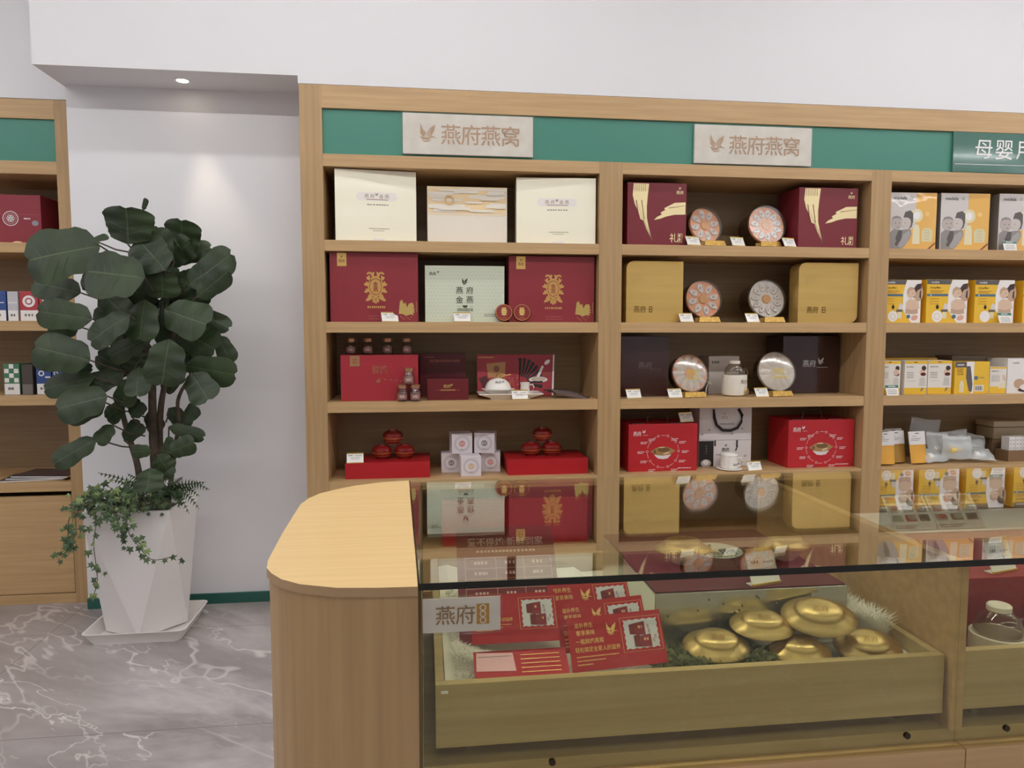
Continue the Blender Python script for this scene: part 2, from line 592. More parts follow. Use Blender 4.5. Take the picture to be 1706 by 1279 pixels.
struct('wall_upper', mb)
mb = MB(); mb.box(-5.1, -5, -7, 3.9, 0, 3.2, WALL); struct('wall_left', mb)
mb = MB(); mb.box(6.5, 6.6, -7, 3.9, 0, 3.2, WALL); struct('wall_right', mb)
mb = MB(); mb.box(-5, 6.5, -7.1, -7, 0, 3.2, WALL); struct('wall_front', mb)
mb = MB(); mb.box(-1.517, -0.508, 3.35, 3.36, 0, 0.048, SKIRT, c=.001); struct('baseboard_back', mb)

# ceiling strip lamps in rows
def strip(x, y, label, mat):
    t = thing('strip_light', label, 'ceiling light', (x, y, 3.2), group='ceiling strip lights')
    m1 = MB(); m1.box(-1.25, 1.25, -.09, .09, -.05, 0, HOUS, c=.004); m1.build('housing', t)
    m2 = MB(); m2.box(-1.22, 1.22, -.03, .03, -.056, -.0502, mat); m2.build('diffuser', t)
    return t
for y, mat in ((2.4, STRIPN), (1.05, STRIPM), (-1.0, STRIP), (-3.3, STRIP), (-5.6, STRIP)):
    first = None
    for x in (-3.2, -0.3, 2.6, 5.2):
        if first is None:
            first = strip(x, y, 'long white strip lamp on the shop ceiling', mat)
        else:
            dup(first, (x, y, 3.2))

# recessed downlight in the soffit
t = thing('recessed_downlight', 'small round recessed downlight lit in the lowered ceiling above the plant', 'light', (-1.0, 3.243, 2.305))
m1 = MB(); m1.lathe([(.024, .004), (.024, -.002), (.033, -.003), (.034, 0)], HOUS, 32); m1.build('trim_ring', t, 40)
m2 = MB(); m2.lathe([(0, -.0015), (.0235, -.0015), (.0235, .003), (0, .003)], LENS, 32); m2.build('lens', t, 40)
ld = bpy.data.lights.new('downlight_beam', 'SPOT')
ld.energy = SPOT; ld.color = (1, .86, .66); ld.spot_size = R(40); ld.spot_blend = 0.7; ld.shadow_soft_size = .03
lo = bpy.data.objects.new('downlight_beam', ld); COL.objects.link(lo)
lo.parent = t; lo.location = (0, 0, -.012); lo.rotation_euler = (R(4), R(-9), 0)

# ------------------------------------------------------------------ wall shelving, three bays
S1, S2, S3, S4 = 1.636, 1.291, 0.947, 0.602
unit = thing('shelving_unit', 'tall three-bay oak shelving unit with a green header band across its top', 'shelving unit', (1.5, 3.12, 0))
def part(name, x0, x1, y0, y1, z0, z1, mat, parent, c=.001, ox=1.5, oy=3.12, sm=None):
    m = MB(); m.box(x0 - ox, x1 - ox, y0 - oy, y1 - oy, z0, z1, mat, c=c)
    return m.build(name, parent, sm)
YF, YB = 3.12, 3.48
part('side_post', -.505, -.413, YF, 3.495, 0, 2.272, WZ, unit)
part('divider', .772, .876, YF, YB, 0, 1.992, WZ, unit)
part('divider', 2.054, 2.153, YF, YB, 0, 1.992, WZ, unit)
part('side_post', 3.45, 3.55, YF, 3.495, 0, 2.272, WZ, unit)
part('top_rail', -.413, 3.45, YF, YB, 2.178, 2.272, WX, unit)
part('lower_rail', -.413, 3.45, YF + .001, YB, 1.941, 1.992, WX, unit)
part('header_panel', -.413, 3.45, YF + .012, YF + .04, 1.992, 2.178, GREEN, unit, c=0)
part('back_panel', -.413, 3.45, YB + .0005, 3.495, 0.0, 1.941, BACKP, unit, c=0)
part('plinth', -.413, 3.45, YF + .03, YF + .05, 0, .05, WX, unit)
for x0, x1 in ((-.413, .772), (.876, 2.054), (2.153, 3.45)):
    for z in (S1, S2, S3, S4):
        part('shelf', x0, x1, YF + .0015, YB, z - .046, z, WX, unit)
    xm = (x0 + x1) / 2
    for a, b in ((x0 + .003, xm - .0015), (xm + .0015, x1 - .003)):
        part('cabinet_door', a, b, YF + .004, YF + .022, .055, .235, WX, unit)
    part('base_board', x0, x1, YF + .0015, YB, .2385, .283, WX, unit)

# signs on the header
def sign(name, label, x0, x1, z0, z1, tilt, roll=0.0, words_=True):
    t = thing(name, label, 'sign', ((x0 + x1) / 2, 3.1195, z0), group=None)
    w, h = x1 - x0, z1 - z0
    F = Frame((-w / 2, -.0, 0), (1, 0, 0), (0, 0, 1))
    m = MB(); m.box(-w / 2, w / 2, -.003, 0.010, 0, h, SILVER, c=.0015); m.build('plate', t)
    F = Frame((-w / 2, -.0032, 0), (1, 0, 0), (0, 0, 1))
    m = MB()
    bird(m, F, w * .19, h * .5, h * .46, EMB)
    for i in range(7):
        m.rect(F, w * .165 + i * .004, w * .167 + i * .004, h * .40, h * .47 + i * .006, SILVER, .0012)
    for i, ch in enumerate('燕府燕窝'):
        m.text(F, ch, w * (.365 + .153 * i), h * .5, h * .53, EMB)
    m.build('raised_lettering', t)
    m = MB(); m.box(-w / 2 - .004, w / 2 + .004, -.0075, -.0045, -.003, h + .003, ACRYLS); m.build('acrylic_cover', t)
    return t
sign('shop_sign', 'silver plaque with bird mark and raised tan characters above the left bay', -.081, .475, 2.001, 2.170, 0)
sign('shop_sign', 'silver plaque with bird mark and raised tan characters above the middle bay', 1.200, 1.752, 1.998, 2.166, 0)
t = thing('shop_sign', 'dark green sign with large white characters above the right bay', 'sign', (2.80, 3.1205, 1.993))
m = MB(); m.box(-.345, .345, 0, .011, .001, .184, C('grey_green_acrylic', (74, 118, 106), .12, coat=1.0), c=.001); m.build('plate', t)
F = Frame((-.345, 0, 0), (1, 0, 0), (0, 0, 1))
m = MB()
for i, ch in enumerate('母婴用'):
    m.text(F, ch, .155 + i * .105, .107, .098, WHITE)
m.rect(F, .01, .68, .036, .0385, WHITE)
m.build('lettering', t)

# ------------------------------------------------------------------ left wall cabinet
cabt = thing('oak_cabinet', 'oak wall cabinet with green header, shelves and a lower door, behind the plant', 'cabinet', (-2.3, 3.44, 0))
def cpart(name, x0, x1, y0, y1, z0, z1, mat, c=.001):
    return part(name, x0, x1, y0, y1, z0, z1, mat, cabt, c, -2.3, 3.44)
cpart('side_panel', -1.605, -1.553, 3.44, 3.83, 0, 2.264, WZ)
cpart('side_panel', -3.01, -2.96, 3.44, 3.83, 0, 2.264, WZ)
cpart('top_rail', -2.96, -1.605, 3.44, 3.83, 2.18, 2.264, WX)
cpart('header_panel', -2.96, -1.605, 3.45, 3.47, 1.998, 2.18, GREEN, 0)
m = MB(); m.box(-.36, .53, -.002, .0, 2.035, 2.038, WHITE); m.box(-.2, .0, 0, .0, 0, 0, WHITE)
m = MB(); m.box(-2.5 + 2.3, -1.868 + 2.3, .0085, .0098, 2.035, 2.0385, WHITE); m.build('sign_line', cabt)
cpart('lower_rail', -2.96, -1.605, 3.441, 3.83, 1.942, 1.998, WX)
cpart('back_panel', -2.96, -1.605, 3.815, 3.83, 0, 1.942, BACKP, 0)
for z in (1.643, 1.297, .962, .567):
    cpart('shelf', -2.96, -1.605, 3.4415, 3.815, z - .044, z, WX)
cpart('cabinet_door', -2.28, -1.609, 3.444, 3.462, .05, .502, WX)
cpart('cabinet_door', -2.956, -2.284, 3.444, 3.462, .05, .502, WX)
cpart('plinth', -2.96, -1.605, 3.447, 3.48, 0, .046, WX)
# goods on it
def roundcrest(mb, F, w, h):
    mb.ring(F, w * .53, h * .52, .03, .033, WHITE)
    mb.ring(F, w * .53, h * .52, .023, .024, WHITE)
    for i in range(6):
        a = i * math.pi / 3
        mb.ring(F, w * .53 + .009 * math.cos(a), h * .52 + .009 * math.sin(a), .006, .0085, WHITE, n=10)
    for s in (-1, 1):
        mb.fine(F, w * .53 + s * .07 - .014, w * .53 + s * .07 + .014, h * .52, .006, WHITE)
    mb.ell(F, w * .95 - .012, h * .43, .014, .012, C('grey_cloud', (150, 150, 158), .5), n=16)
    mb.ell(F, w * .2, h * .42, .03, .01, PEACH)
    mb.ell(F, w * .62, h * .03, .02, .006, PEACH)
    mb.rect(F, 0, w, h * .60, h * .605, C('rose_line', (190, 90, 96), .5))
carton('gift_box', 'dark red gift box with a round white crest on the cabinet top shelf', 'box', -1.985, -1.712, 1.643, 1.862, 3.51, .2, C('dim_red_card', (140, 44, 56), .5), prints=roundcrest)
def medbox(stripe, kind=0):
    def f(mb, F, w, h):
        mb.rect(F, 0.002, w - .002, 0.001, h * .36, WHITE)
        mb.fine(F, w * .25, w * .7, h * .2, h * .08, GREYP)
        if kind == 1:
            mb.ring(F, w * .5, h * .66, w * .2, w * .34, WHITE)
            mb.ell(F, w * .5, h * .66, w * .13, w * .13, WHITE)
        elif kind == 2:
            for i in range(3):
                for j in range(4):
                    if (i + j) % 2 == 0:
                        mb.rect(F, w * (.05 + .3 * i), w * (.33 + .3 * i), h * (.4 + .15 * j), h * (.54 + .15 * j), WHITE)
        elif kind == 3:
            mb.ring(F, w * .35, h * .7, w * .12, w * .2, WHITE)
            mb.rect(F, w * .6, w * .95, h * .55, h * .6, WHITE)
        else:
            mb.rect(F, w * .1, w * .9, h * .6, h * .63, WHITE)
    return f
carton('medicine_box', 'blue and white medicine box on the cabinet second shelf', 'box', -1.95, -1.872, 1.297, 1.432, 3.5, .12, BLUE, prints=medbox(WHITE))
carton('medicine_box', 'narrow pale grey medicine box beside the blue one on the cabinet second shelf', 'box', -1.866, -1.822, 1.297, 1.43, 3.5, .12, C('pale_grey_card', (196, 196, 200), .5), prints=medbox(WHITE))
RC = C('medicine_red', (178, 62, 68), .5)
carton('medicine_box', 'red medicine box with white ring on the cabinet second shelf', 'box', -1.815, -1.737, 1.297, 1.432, 3.5, .12, RC, prints=medbox(WHITE, 1))
carton('medicine_box', 'second red medicine box, half covered by the fig leaves', 'box', -1.732, -1.655, 1.297, 1.432, 3.5, .12, RC, prints=medbox(WHITE, 1))
carton('medicine_box', 'green and white chequered medicine box on the cabinet third shelf', 'box', -1.898, -1.83, .962, 1.103, 3.5, .12, C('medicine_green', (70, 120, 84), .5), prints=medbox(WHITE, 2))
carton('medicine_box', 'dark grey medicine box beside the chequered green one', 'box', -1.822, -1.775, .962, 1.1, 3.5, .12, C('medicine_dark', (74, 66, 60), .5), prints=lambda mb, F, w, h: mb.rect(F, .002, w - .002, .001, h * .34, C('smoke_band', (120, 114, 110), .5)))
carton('medicine_box', 'blue medicine box with white loops on the cabinet third shelf', 'box', -1.76, -1.697, .962, 1.1, 3.5, .12, BLUE, prints=medbox(WHITE, 3))
carton('medicine_box', 'second blue medicine box right beside the looped blue one', 'box', -1.692, -1.645, .962, 1.1, 3.5, .12, BLUE, prints=medbox(WHITE, 3))
mag_c = [C('magazine_cover', (70, 56, 62), .3), C('magazine_cover_dark', (52, 46, 54), .3), WHITE]
for i, (x, y, z, a, lab) in enumerate(((-1.80, 3.56, .567, 6, 'lowest of the three magazines piled on the cabinet bottom shelf'), (-1.77, 3.565, .574, -3, 'middle of the three magazines piled on the cabinet bottom shelf'), (-1.75, 3.57, .581, -7, 'dark glossy magazine on top of the pile on the cabinet bottom shelf'))):
    m = MB(); m.box(-.13, .13, -.09, .09, 0, .0065, WHITE, c=.001)
    m.box(-.131, .131, -.091, .091, .0058, .0068, mag_c[i % 2])
    o = m.build('magazine', None, None, (x, y, z), (0, 0, R(a)))
    tag(o, lab, 'magazine', 'magazines on the cabinet shelf')

# ------------------------------------------------------------------ price tags
def make_tag(label, loc, rotz, w=.072, h=.042):
    t = thing('price_tag', label, 'price tag', loc, rotz, group='price tags on the shelves')
    m = MB()
    pr = [(0.0, 0.0), (.004, .008), (.012, .024), (.021, h)]
    for (y0, z0), (y1, z1) in zip(pr, pr[1:]):
        F = Frame((-w / 2, y0, z0), (1, 0, 0), (0, y1 - y0, z1 - z0))
        L_ = math.hypot(y1 - y0, z1 - z0)
        m.prism([(0, 0), (w, 0), (w, L_), (0, L_)], F, .0012, TAGW)
    m.box(-w / 2, w / 2, 0, .016, -.0002, .001, TAGW)
    F = Frame((-w / 2, .004, .008), (1, 0, 0), (0, .017, h - .008))
    m.fine(F, w * .1, w * .38, .026, .004, BLACK, .002)
    m.fine(F, w * .5, w * .9, .0245, .003, GREYP, .002)
    m.fine(F, w * .2, w * .8, .016, .0018, GREYP, .002)
    m.fine(F, w * .25, w * .75, .010, .0018, GREYP, .002)
    m.build('card', t)
    m = MB()
    m.box(-w / 2 - .0005, w / 2 + .0005, .0185, .0225, h - .004, h + .001, GTAG)
    m.box(-w / 2 - .0005, w / 2 + .0005, -.001, .002, 0, .0035, GTAG)
    m.build('gold_strip', t)
    return t
tag0 = make_tag('white price tag before the left burgundy crest box', (-.142, 3.1275, S2), 16)
for x, y, z, a, lab in (
    (.168, 3.1275, S2, 6, 'white price tag before the pale green box'),
    (.424, 3.14, S3, 4, 'white price tag in front of the covered white bowl'),
    (-.305, 3.17, .672, 4, 'white price tag on the low red box with lacquer bowls, left bay'),
    (1.213, 3.1275, S1, 16, 'white price tag between the left maroon stroke box and the top left round case'),
    (1.424, 3.1275, S1, 16, 'white price tag between the two round cases of the top shelf'),
    (1.672, 3.1275, S1, 18, 'white price tag by the right maroon stroke box'),
    (1.187, 3.1275, S2, 16, 'white price tag beside the left gold box'),
    (1.503, 3.1275, S2, 16, 'white price tag between the two round cases of the second shelf'),
    (.945, 3.1275, S3, 12, 'white price tag before the left dark brown box'),
    (1.14, 3.1275, S3, 14, 'white price tag left of the shiny orange round case'),
    (1.557, 3.1275, S3, 14, 'white price tag left of the shiny white round case'),
    (1.218, 3.19, .829, 14, 'white price tag standing on the left red pot box'),
    (1.53, 3.1275, S4, 10, 'white price tag right of the white lidded mug')):
    dup(tag0, (x, y, z), a, lab)
def green_tag(label, loc, w, h):
    t = thing('price_tag', label, 'price tag', loc, 4, group='green-headed price tags')
    m = MB()
    F = Frame((-w / 2, 0, 0), (1, 0, 0), (0, .25, 1))
    m.prism([(w * .04, 0), (w * .96, 0), (w, h * 1.02), (0, h * 1.02)], F, .0012, TAGW)
    m.box(-w / 2 + .003, w / 2 - .003, 0, .03, 0, .001, TAGW)
    for i in range(3):
        m.fine(F, w * .15, w * .85, h * (.18 + .17 * i), .003, GREYP)
    m.build('card', t)
    m = MB(); m.prism([(0, h * .74), (w, h * .74), (w, h * 1.0), (0, h * 1.0)], Frame((-w / 2, -.0004, 0), (1, 0, 0), (0, .25, 1)), .0015, TAGGREEN)
    F2 = Frame((-w / 2, -.0004, 0), (1, 0, 0), (0, .25, 1))
    m.fine(F2, w * .25, w * .75, h * .87, .005, WHITE)
    m.build('green_heading', t)
    return t
green_tag('green-headed price tag against the third grey and amber pump box', (2.782, 3.128, S1), .076, .045)
green_tag('green-headed price tag against the third yellow baby-photo box', (2.776, 3.128, S2), .076, .05)
green_tag('green-headed price tag at the post beside the white and yellow cartons', (2.205, 3.128, S3), .07, .05)

# ------------------------------------------------------------------ bay one, top shelf
def p_cream(mb, F, w, h):
    pl = C('cream_plaque', (246, 240, 232), .4)
    mb.rect(F, w * .31, w * .71, h * .57, h * .69, pl, .0005)
    mb.ell(F, w * .31, h * .63, h * .06, h * .06, pl, .0003); mb.ell(F, w * .71, h * .63, h * .06, h * .06, pl, .0003)
    g = C('warm_grey_print', (178, 160, 142), .5)
    for i, ch in enumerate('燕府金燕'):
        mb.text(F, ch, w * (.385 + .07 * i + (.04 if i > 1 else 0)), h * .635, h * .065, g)
    bird(mb, F, w * .51, h * .66, h * .045, GREYP)
    mb.rect(F, w * .38, w * .65, h * .583, h * .592, C('rose_rule', (170, 120, 110), .5))
    mb.fine(F, w * .39, w * .65, h * .515, h * .013, GREYP, dash=h * .035)
    mb.fine(F, w * .41, w * .66, h * .18, h * .011, C('olive_print', (158, 146, 110), .5))
    mb.fine(F, w * .46, w * .6, h * .15, h * .009, C('olive_print', (158, 146, 110), .5))
    mb.rect(F, w * .45, w * .6, h * .005, h * .04, WHITE)
carton('gift_box', 'tall pearl cream gift box at the left end of the top shelf', 'box', -.369, -.027, S1, 1.936, 3.155, .12, CREAM, 'pearl cream gift boxes', 5, p_cream)
carton('gift_box', 'tall pearl cream gift box at the right end of the left bay top shelf', 'box', .409, .761, S1, 1.924, 3.155, .12, CREAM, 'pearl cream gift boxes', -4, p_cream)
def p_cloud(mb, F, w, h):
    rnd = random.Random(5)
    mb.rect(F, .004, w - .004, h * .55, h * .995, PEACH, .0004)
    for i in range(22):
        y = h * (.58 + .40 * rnd.random())
        x = w * rnd.random()
        L_ = w * (.1 + .16 * rnd.random())
        x0, x1 = max(.006, x - L_), min(w - .006, x + L_)
        if x1 - x0 < .03: continue
        r = h * .022
        rr_ = r * rnd.uniform(.8, 1.3)
        pill = [(x0 + rr_ + rr_ * math.cos(R(90 + 15 * q)), y + rr_ * math.sin(R(90 + 15 * q))) for q in range(13)]
        pill += [(x1 - rr_ + rr_ * math.cos(R(-90 + 15 * q)), y + rr_ * math.sin(R(-90 + 15 * q))) for q in range(13)]
        mb.shape(F, pill, CREAMW, .0008 + i * .00025)
    mb.rect(F, .004, w - .004, h * .5, h * .545, C('pale_peach', (240, 222, 192), .4), .0005)
    mb.ring(F, w * .27, h * .76, h * .065, h * .085, C('tan_ring', (226, 186, 130), .4), .0066)
    mb.ring(F, w * .27, h * .76, h * .045, h * .05, C('tan_ring', (226, 186, 130), .4), .0066)
    mb.rect(F, w * .48, w * .53, 0, h * .012, GREYP)
carton('gift_box', 'white gift box with peach cloud pattern between the two cream boxes', 'box', .02, .372, S1, 1.884, 3.2, .1, CREAMW, None, 0, p_cloud)

# second shelf
def p_burg(mb, F, w, h):
    mb.rect(F, w * .085, w * .19, h * .80, h * .99, GOLDF)
    bird(mb, F, w * .137, h * .935, h * .035, BURG, .0012)
    mb.text(F, '燕府', w * .137, h * .875, h * .055, BURG, .0012, kx=.85)
    emblem(mb, F, w * .515, h * .5, h * .46, GOLDP, BURG)
    mb.fine(F, w * .42, w * .62, h * .215, h * .03, GOLDP, dash=h * .026)
    mb.fine(F, w * .43, w * .62, h * .085, h * .016, C('dim_rose', (168, 84, 80), .5))
    mb.fine(F, w * .43, w * .62, h * .045, h * .016, C('dim_rose', (168, 84, 80), .5))
    g = C('pale_gold_print', (198, 172, 100), .4, .3)
    P = [(.775, .12), (.79, .30), (.815, .325), (.835, .26), (.855, .285), (.87, .21), (.895, .27), (.935, .28), (.955, .22), (.94, .21), (.962, .18), (.945, .17), (.96, .14), (.94, .135), (.945, .10), (.91, .11), (.86, .09), (.82, .115)]
    mb.shape(F, [(w * a, h * b) for a, b in P], g)
    for i in range(7):
        mb.ell(F, w * (.80 + .02 * i), h * (.075 - .02 * (i % 3)), w * .006, h * .006, g, n=8)
    mb.rect(F, w * .978, w * .982, h * .14, h * .30, g)
carton('gift_box', 'burgundy gift box with gold crest at the left of the second shelf', 'box', -.397, -.023, S2, 1.588, 3.15, .11, BURG, 'burgundy crest gift boxes', 0, p_burg)
carton('gift_box', 'burgundy gift box with gold crest right of the pale green box', 'box', .376, .763, S2, 1.584, 3.165, .11, BURG, 'burgundy crest gift boxes', 0, p_burg)
def p_pale(mb, F, w, h):
    for i in range(22):
        for j in range(16):
            x, y = w * (.025 + .0455 * i + (.0225 if j % 2 else 0)), h * (.04 + .061 * j)
            if x < w - .006:
                mb.shape(F, [(x - .0045, y), (x, y - .0035), (x + .0045, y), (x, y + .0035)], PALEG2, .0003)
    k = C('dark_olive_print', (62, 66, 50), .5)
    mb.text(F, '燕府', w * .095, h * .855, h * .062, k)
    bird(mb, F, w * .165, h * .885, h * .045, k)
    bird(mb, F, w * .50, h * .72, h * .12, k)
    for ch, a, b in (('燕', .43, .565), ('府', .56, .565), ('金', .43, .40), ('燕', .56, .40)):
        mb.text(F, ch, w * a, h * b, h * .135, k)
    mb.shape(F, [(w * .465, h * .30), (w * .535, h * .30), (w * .52, h * .255), (w * .48, h * .255)], k)
    mb.rect(F, w * .4, w * .45, h * .28, h * .284, k); mb.rect(F, w * .55, w * .6, h * .28, h * .284, k)
    mb.fine(F, w * .4, w * .6, h * .235, h * .018, k, dash=h * .024)
    mb.fine(F, w * .4, w * .6, h * .205, h * .018, k, dash=h * .024)
    mb.fine(F, w * .74, w * .9, h * .14, h * .014, GREYP); mb.fine(F, w * .74, w * .9, h * .11, h * .014, GREYP)
carton('gift_box', 'pale green gift box with dark characters and a bird in the second shelf middle', 'box', .007, .357, S2, 1.538, 3.175, .1, PALEG, None, 0, p_pale)
def tin(label, x, y, gold):
    t = thing('round_tin', label, 'tin', (x, y, S2 + .0062), group='small round red tins', tilt=-10)
    Mt = Matrix.Translation((0, 0.012, .0385)) @ Matrix.Rotation(R(90), 4, 'X')
    m = MB(); m.lathe([(0, -.02), (.037, -.02), (.0385, -.018), (.0385, .004), (.037, .006), (0, .006)], LACQ, 40, Mt); m.build('tin_body', t, 40)
    F = Frame((0, .0055, .0385), (1, 0, 0), (0, 0, 1))
    m = MB(); m.ring(F, 0, 0, .0345, .0362, GOLDP)
    emblem(m, F, 0, .004, .038, gold, LACQ)
    m.fine(F, -.012, .012, -.025, .002, GOLDP)
    m.build('lid_print', t)
    return t
tin('round red tin with gold crest leaning on the pale green box', .353, 3.142, GOLDM)
tin('round red tin with shining gold crest leaning on the right burgundy box', .433, 3.142, GOLDF)

# third shelf
def p_fresh(mb, F, w, h):
    mb.rect(F, w * .12, w * .245, h * .76, h * .985, C('dull_gold', (170, 132, 92), .4, .4))
    mb.fine(F, w * .16, w * .21, h * .90, h * .03, RED2, .0012); mb.fine(F, w * .16, w * .21, h * .84, h * .03, RED2, .0012)
    g = C('dim_gold_print', (168, 112, 80), .4, .4)
    mb.text(F, '鲜炖', w * .5, h * .68, h * .22, g, kx=.75)
    for i in range(5):
        mb.ell(F, w * (.5 + .07 * i), h * (.48 - .012 * i), w * .022, h * .012, g, rot=-.3 + .2 * i, n=10)
    mb.ell(F, w * .48, h * .43, w * .03, h * .035, g, n=12)
RX = carton('gift_box', 'rose red gift box with four jars on top, third shelf', 'box', -.360, -.026, S3, 1.147, 3.165, .19, RED2, None, 0, p_fresh)
def jar(label, loc):
    t = thing('glass_jar', label, 'jar', loc, group='small glass jars with metal lids')
    m = MB(); m.lathe([(0, 0), (.023, 0), (.026, .004), (.026, .038), (.022, .047), (.019, .051), (.019, .058), (.0175, .058), (.0175, .05), (.0205, .046), (.0235, .037), (.0235, .005), (0, .004)], JARG, 24); m.build('jar_body', t, 40)
    m = MB(); m.lathe([(0, .0045), (.0225, .0045), (.0228, .036), (0, .036)], C('jar_contents', (112, 76, 66), .3), 20); m.build('contents', t, 40)
    m = MB(); m.lathe([(0, .073), (.019, .073), (.0215, .071), (.0215, .0565), (.0195, .0565)], C('copper_lid', (190, 140, 108), .3, .8), 24); m.build('lid', t, 40)
    m = MB()
    vs_, fs_ = [], []
    for i in range(9):
        a = R(-90 - 50 + i * 100 / 8)
        vs_ += [(.0263 * math.cos(a), .0263 * math.sin(a), .009), (.0263 * math.cos(a), .0263 * math.sin(a), .033)]
    for i in range(8):
        fs_.append((2 * i, 2 * i + 2, 2 * i + 3, 2 * i + 1))
    m.add(vs_, fs_, C('jar_label', (150, 104, 92), .4)); 
    F = Frame((0, -.0265, .02), (1, 0, 0), (0, 0, 1))
    m.fine(F, -.01, .01, .005, .003, WHITE); m.fine(F, -.01, .01, -.001, .003, WHITE)
    m.build('jar_label', t, 60)
    return t
jz = 1.1472
j0 = jar('small jar at the far left on top of the rose red box', (-.325, 3.27, jz))
for x, y, z, lab in ((-.250, 3.27, jz, 'second jar from the left on top of the rose red box'), (-.163, 3.27, jz, 'third jar from the left on top of the rose red box'),
                     (-.077, 3.27, jz, 'jar at the right end on top of the rose red box'), (-.067, 3.137, 1.0202, 'jar stacked on two others before the rose red box'),
                     (-.0955, 3.137, S3, 'left lower jar in front of the rose red box'), (-.039, 3.137, S3, 'right lower jar in front of the rose red box')):
    dup(j0, (x, y, z), 0, lab)
def p_folder(mb, F, w, h):
    g = C('rose_gold_print', (150, 84, 70), .4, .3)
    mb.fine(F, w * .12, w * .32, h * .92, h * .03, g)
    mb.fine(F, w * .22, w * .88, h * .83, h * .06, g, dash=h * .055)
    for i in range(14):
        mb.rect(F, w * (.06 + .065 * i), w * (.063 + .065 * i), h * .12, h * .72, C('darker_maroon', (74, 20, 26), .4), .0004)
carton('gift_box', 'dark red upright gift box behind the small maroon one, third shelf', 'box', -.02, .19, S3, 1.148, 3.33, .06, DKRED, None, -4, p_folder)
def p_card(mb, F, w, h):
    mb.text(F, '燕府', w * .47, h * .66, h * .17, GOLDM)
    bird(mb, F, w * .585, h * .72, h * .13, GOLDM)
    mb.fine(F, w * .32, w * .68, h * .48, h * .05, GOLDM, dash=h * .055)
    mb.rect(F, w * .23, w * .29, h * .475, h * .485, GOLDM); mb.rect(F, w * .71, w * .77, h * .475, h * .485, GOLDM)
carton('gift_box', 'small maroon box with gold print lying in front on the third shelf', 'box', .014, .195, S3, 1.04, 3.16, .07, C('wine_card', (104, 30, 36), .35), None, 0, p_card)
# open folder leaning at the back
t = thing('product_brochure', 'open red gift brochure with fan picture standing behind the covered bowl', 'brochure', (.43, 3.3, S3))
m = MB()
F = Frame((-.185, .0, .003), (1, .1, 0), (-.0, .18, 1)); w, h = .20, .195
m.prism([(0, 0), (w, 0), (w, h), (0, h)], F, .006, RED2)
m.fine(F, .005, w * .4, h * .93, .005, GOLDP)
m.shape(F, [(w * .22, h * .78), (w * .68, h * .82), (w * .66, h * .44), (w * .26, h * .44)], C('tan_card', (186, 134, 82), .4))
m.ell(F, w * .46, h * .65, w * .07, h * .08, C('brown_seal', (140, 80, 52), .4), .0009)
for i in range(24):
    m.ell(F, w * (.62 + .35 * random.random()), h * (.12 + .36 * random.random()), .006, .003, C('berry', (206, 96, 66), .5), .0008, random.random() * 3, 8)
m.shape(F, [(w * .03, h * .42), (w * .2, h * .5), (w * .34, h * .28), (w * .16, h * .16)], DKRED, .0008)
m.build('left_page', t)
m = MB()
F = Frame((.016, .02, .003), (1, -.12, 0), (.02, .18, 1)); w, h = .158, .197
m.prism([(0, 0), (w, 0), (w * 1.04, h * .98), (.0, h)], F, .008, RED2)
for i in range(9):
    a0, a1 = R(98 - 13 * i), R(89 - 13 * i)
    m.shape(F, [(w * .05 + .03 * math.cos(a0), h * .3 + .03 * math.sin(a0)), (w * .05 + .03 * math.cos(a1), h * .3 + .03 * math.sin(a1)), (w * .05 + .10 * math.cos(a1), h * .32 + .115 * math.sin(a1)), (w * .05 + .10 * math.cos(a0), h * .32 + .115 * math.sin(a0))], BLACK)
m.ell(F, w * .55, h * .38, w * .28, h * .07, PORC, .0008); m.ell(F, w * .55, h * .39, w * .22, h * .05, C('soup_print', (206, 190, 170), .4), .001)
m.shape(F, [(w * .5, h * .45), (w * .66, h * .72), (w * .72, h * .7), (w * .58, h * .43)], PORC, .0009)
m.ell(F, w * .82, h * .8, w * .1, h * .045, PORC, .0009, .7)
m.ell(F, w * .8, h * .5, w * .12, h * .05, C('tea_print', (150, 60, 50), .4), .0009, .4)
m.shape(F, [(w * .95, .0), (w * 1.0, 0), (w * 1.04, h * .98), (w * 1.0, h * .98)], WHITE, .0008)
m.build('right_page', t)
# tray, bowl, jug
t = thing('serving_tray', 'white rectangular porcelain tray under the covered bowl', 'tray', (.385, 3.225, S3))
m = MB(); m.box(-.09, .09, -.055, .055, 0, .006, PORC, c=.002)
for sx_ in (-1, 1):
    m.add([(sx_ * .088, -.055, .004), (sx_ * .088, .055, .004), (sx_ * .145, .075, .022), (sx_ * .145, -.075, .022), (sx_ * .088, -.055, .008), (sx_ * .088, .055, .008), (sx_ * .145, .075, .026), (sx_ * .145, -.075, .026)],
          [(0, 1, 2, 3), (4, 7, 6, 5), (0, 3, 7, 4), (1, 5, 6, 2), (2, 6, 7, 3), (0, 4, 5, 1)], PORC)
for sy_ in (-1, 1):
    m.add([(-.088, sy_ * .055, .004), (.088, sy_ * .055, .004), (.145, sy_ * .075, .022), (-.145, sy_ * .075, .022), (-.088, sy_ * .055, .008), (.088, sy_ * .055, .008), (.145, sy_ * .075, .026), (-.145, sy_ * .075, .026)],
          [(0, 1, 2, 3), (4, 7, 6, 5), (0, 3, 7, 4), (1, 5, 6, 2), (2, 6, 7, 3), (0, 4, 5, 1)], PORC)
m.build('tray_body', t, 30)
t = thing('covered_bowl', 'white porcelain bowl with domed lid on the tray', 'bowl', (.332, 3.215, S3 + .0085))
m = MB(); m.lathe([(0, 0), (.03, 0), (.031, .005), (.052, .02), (.064, .032), (.075, .034), (.075, .036), (.062, .036), (.0, .034)], PORC, 40); m.build('bowl', t, 35)
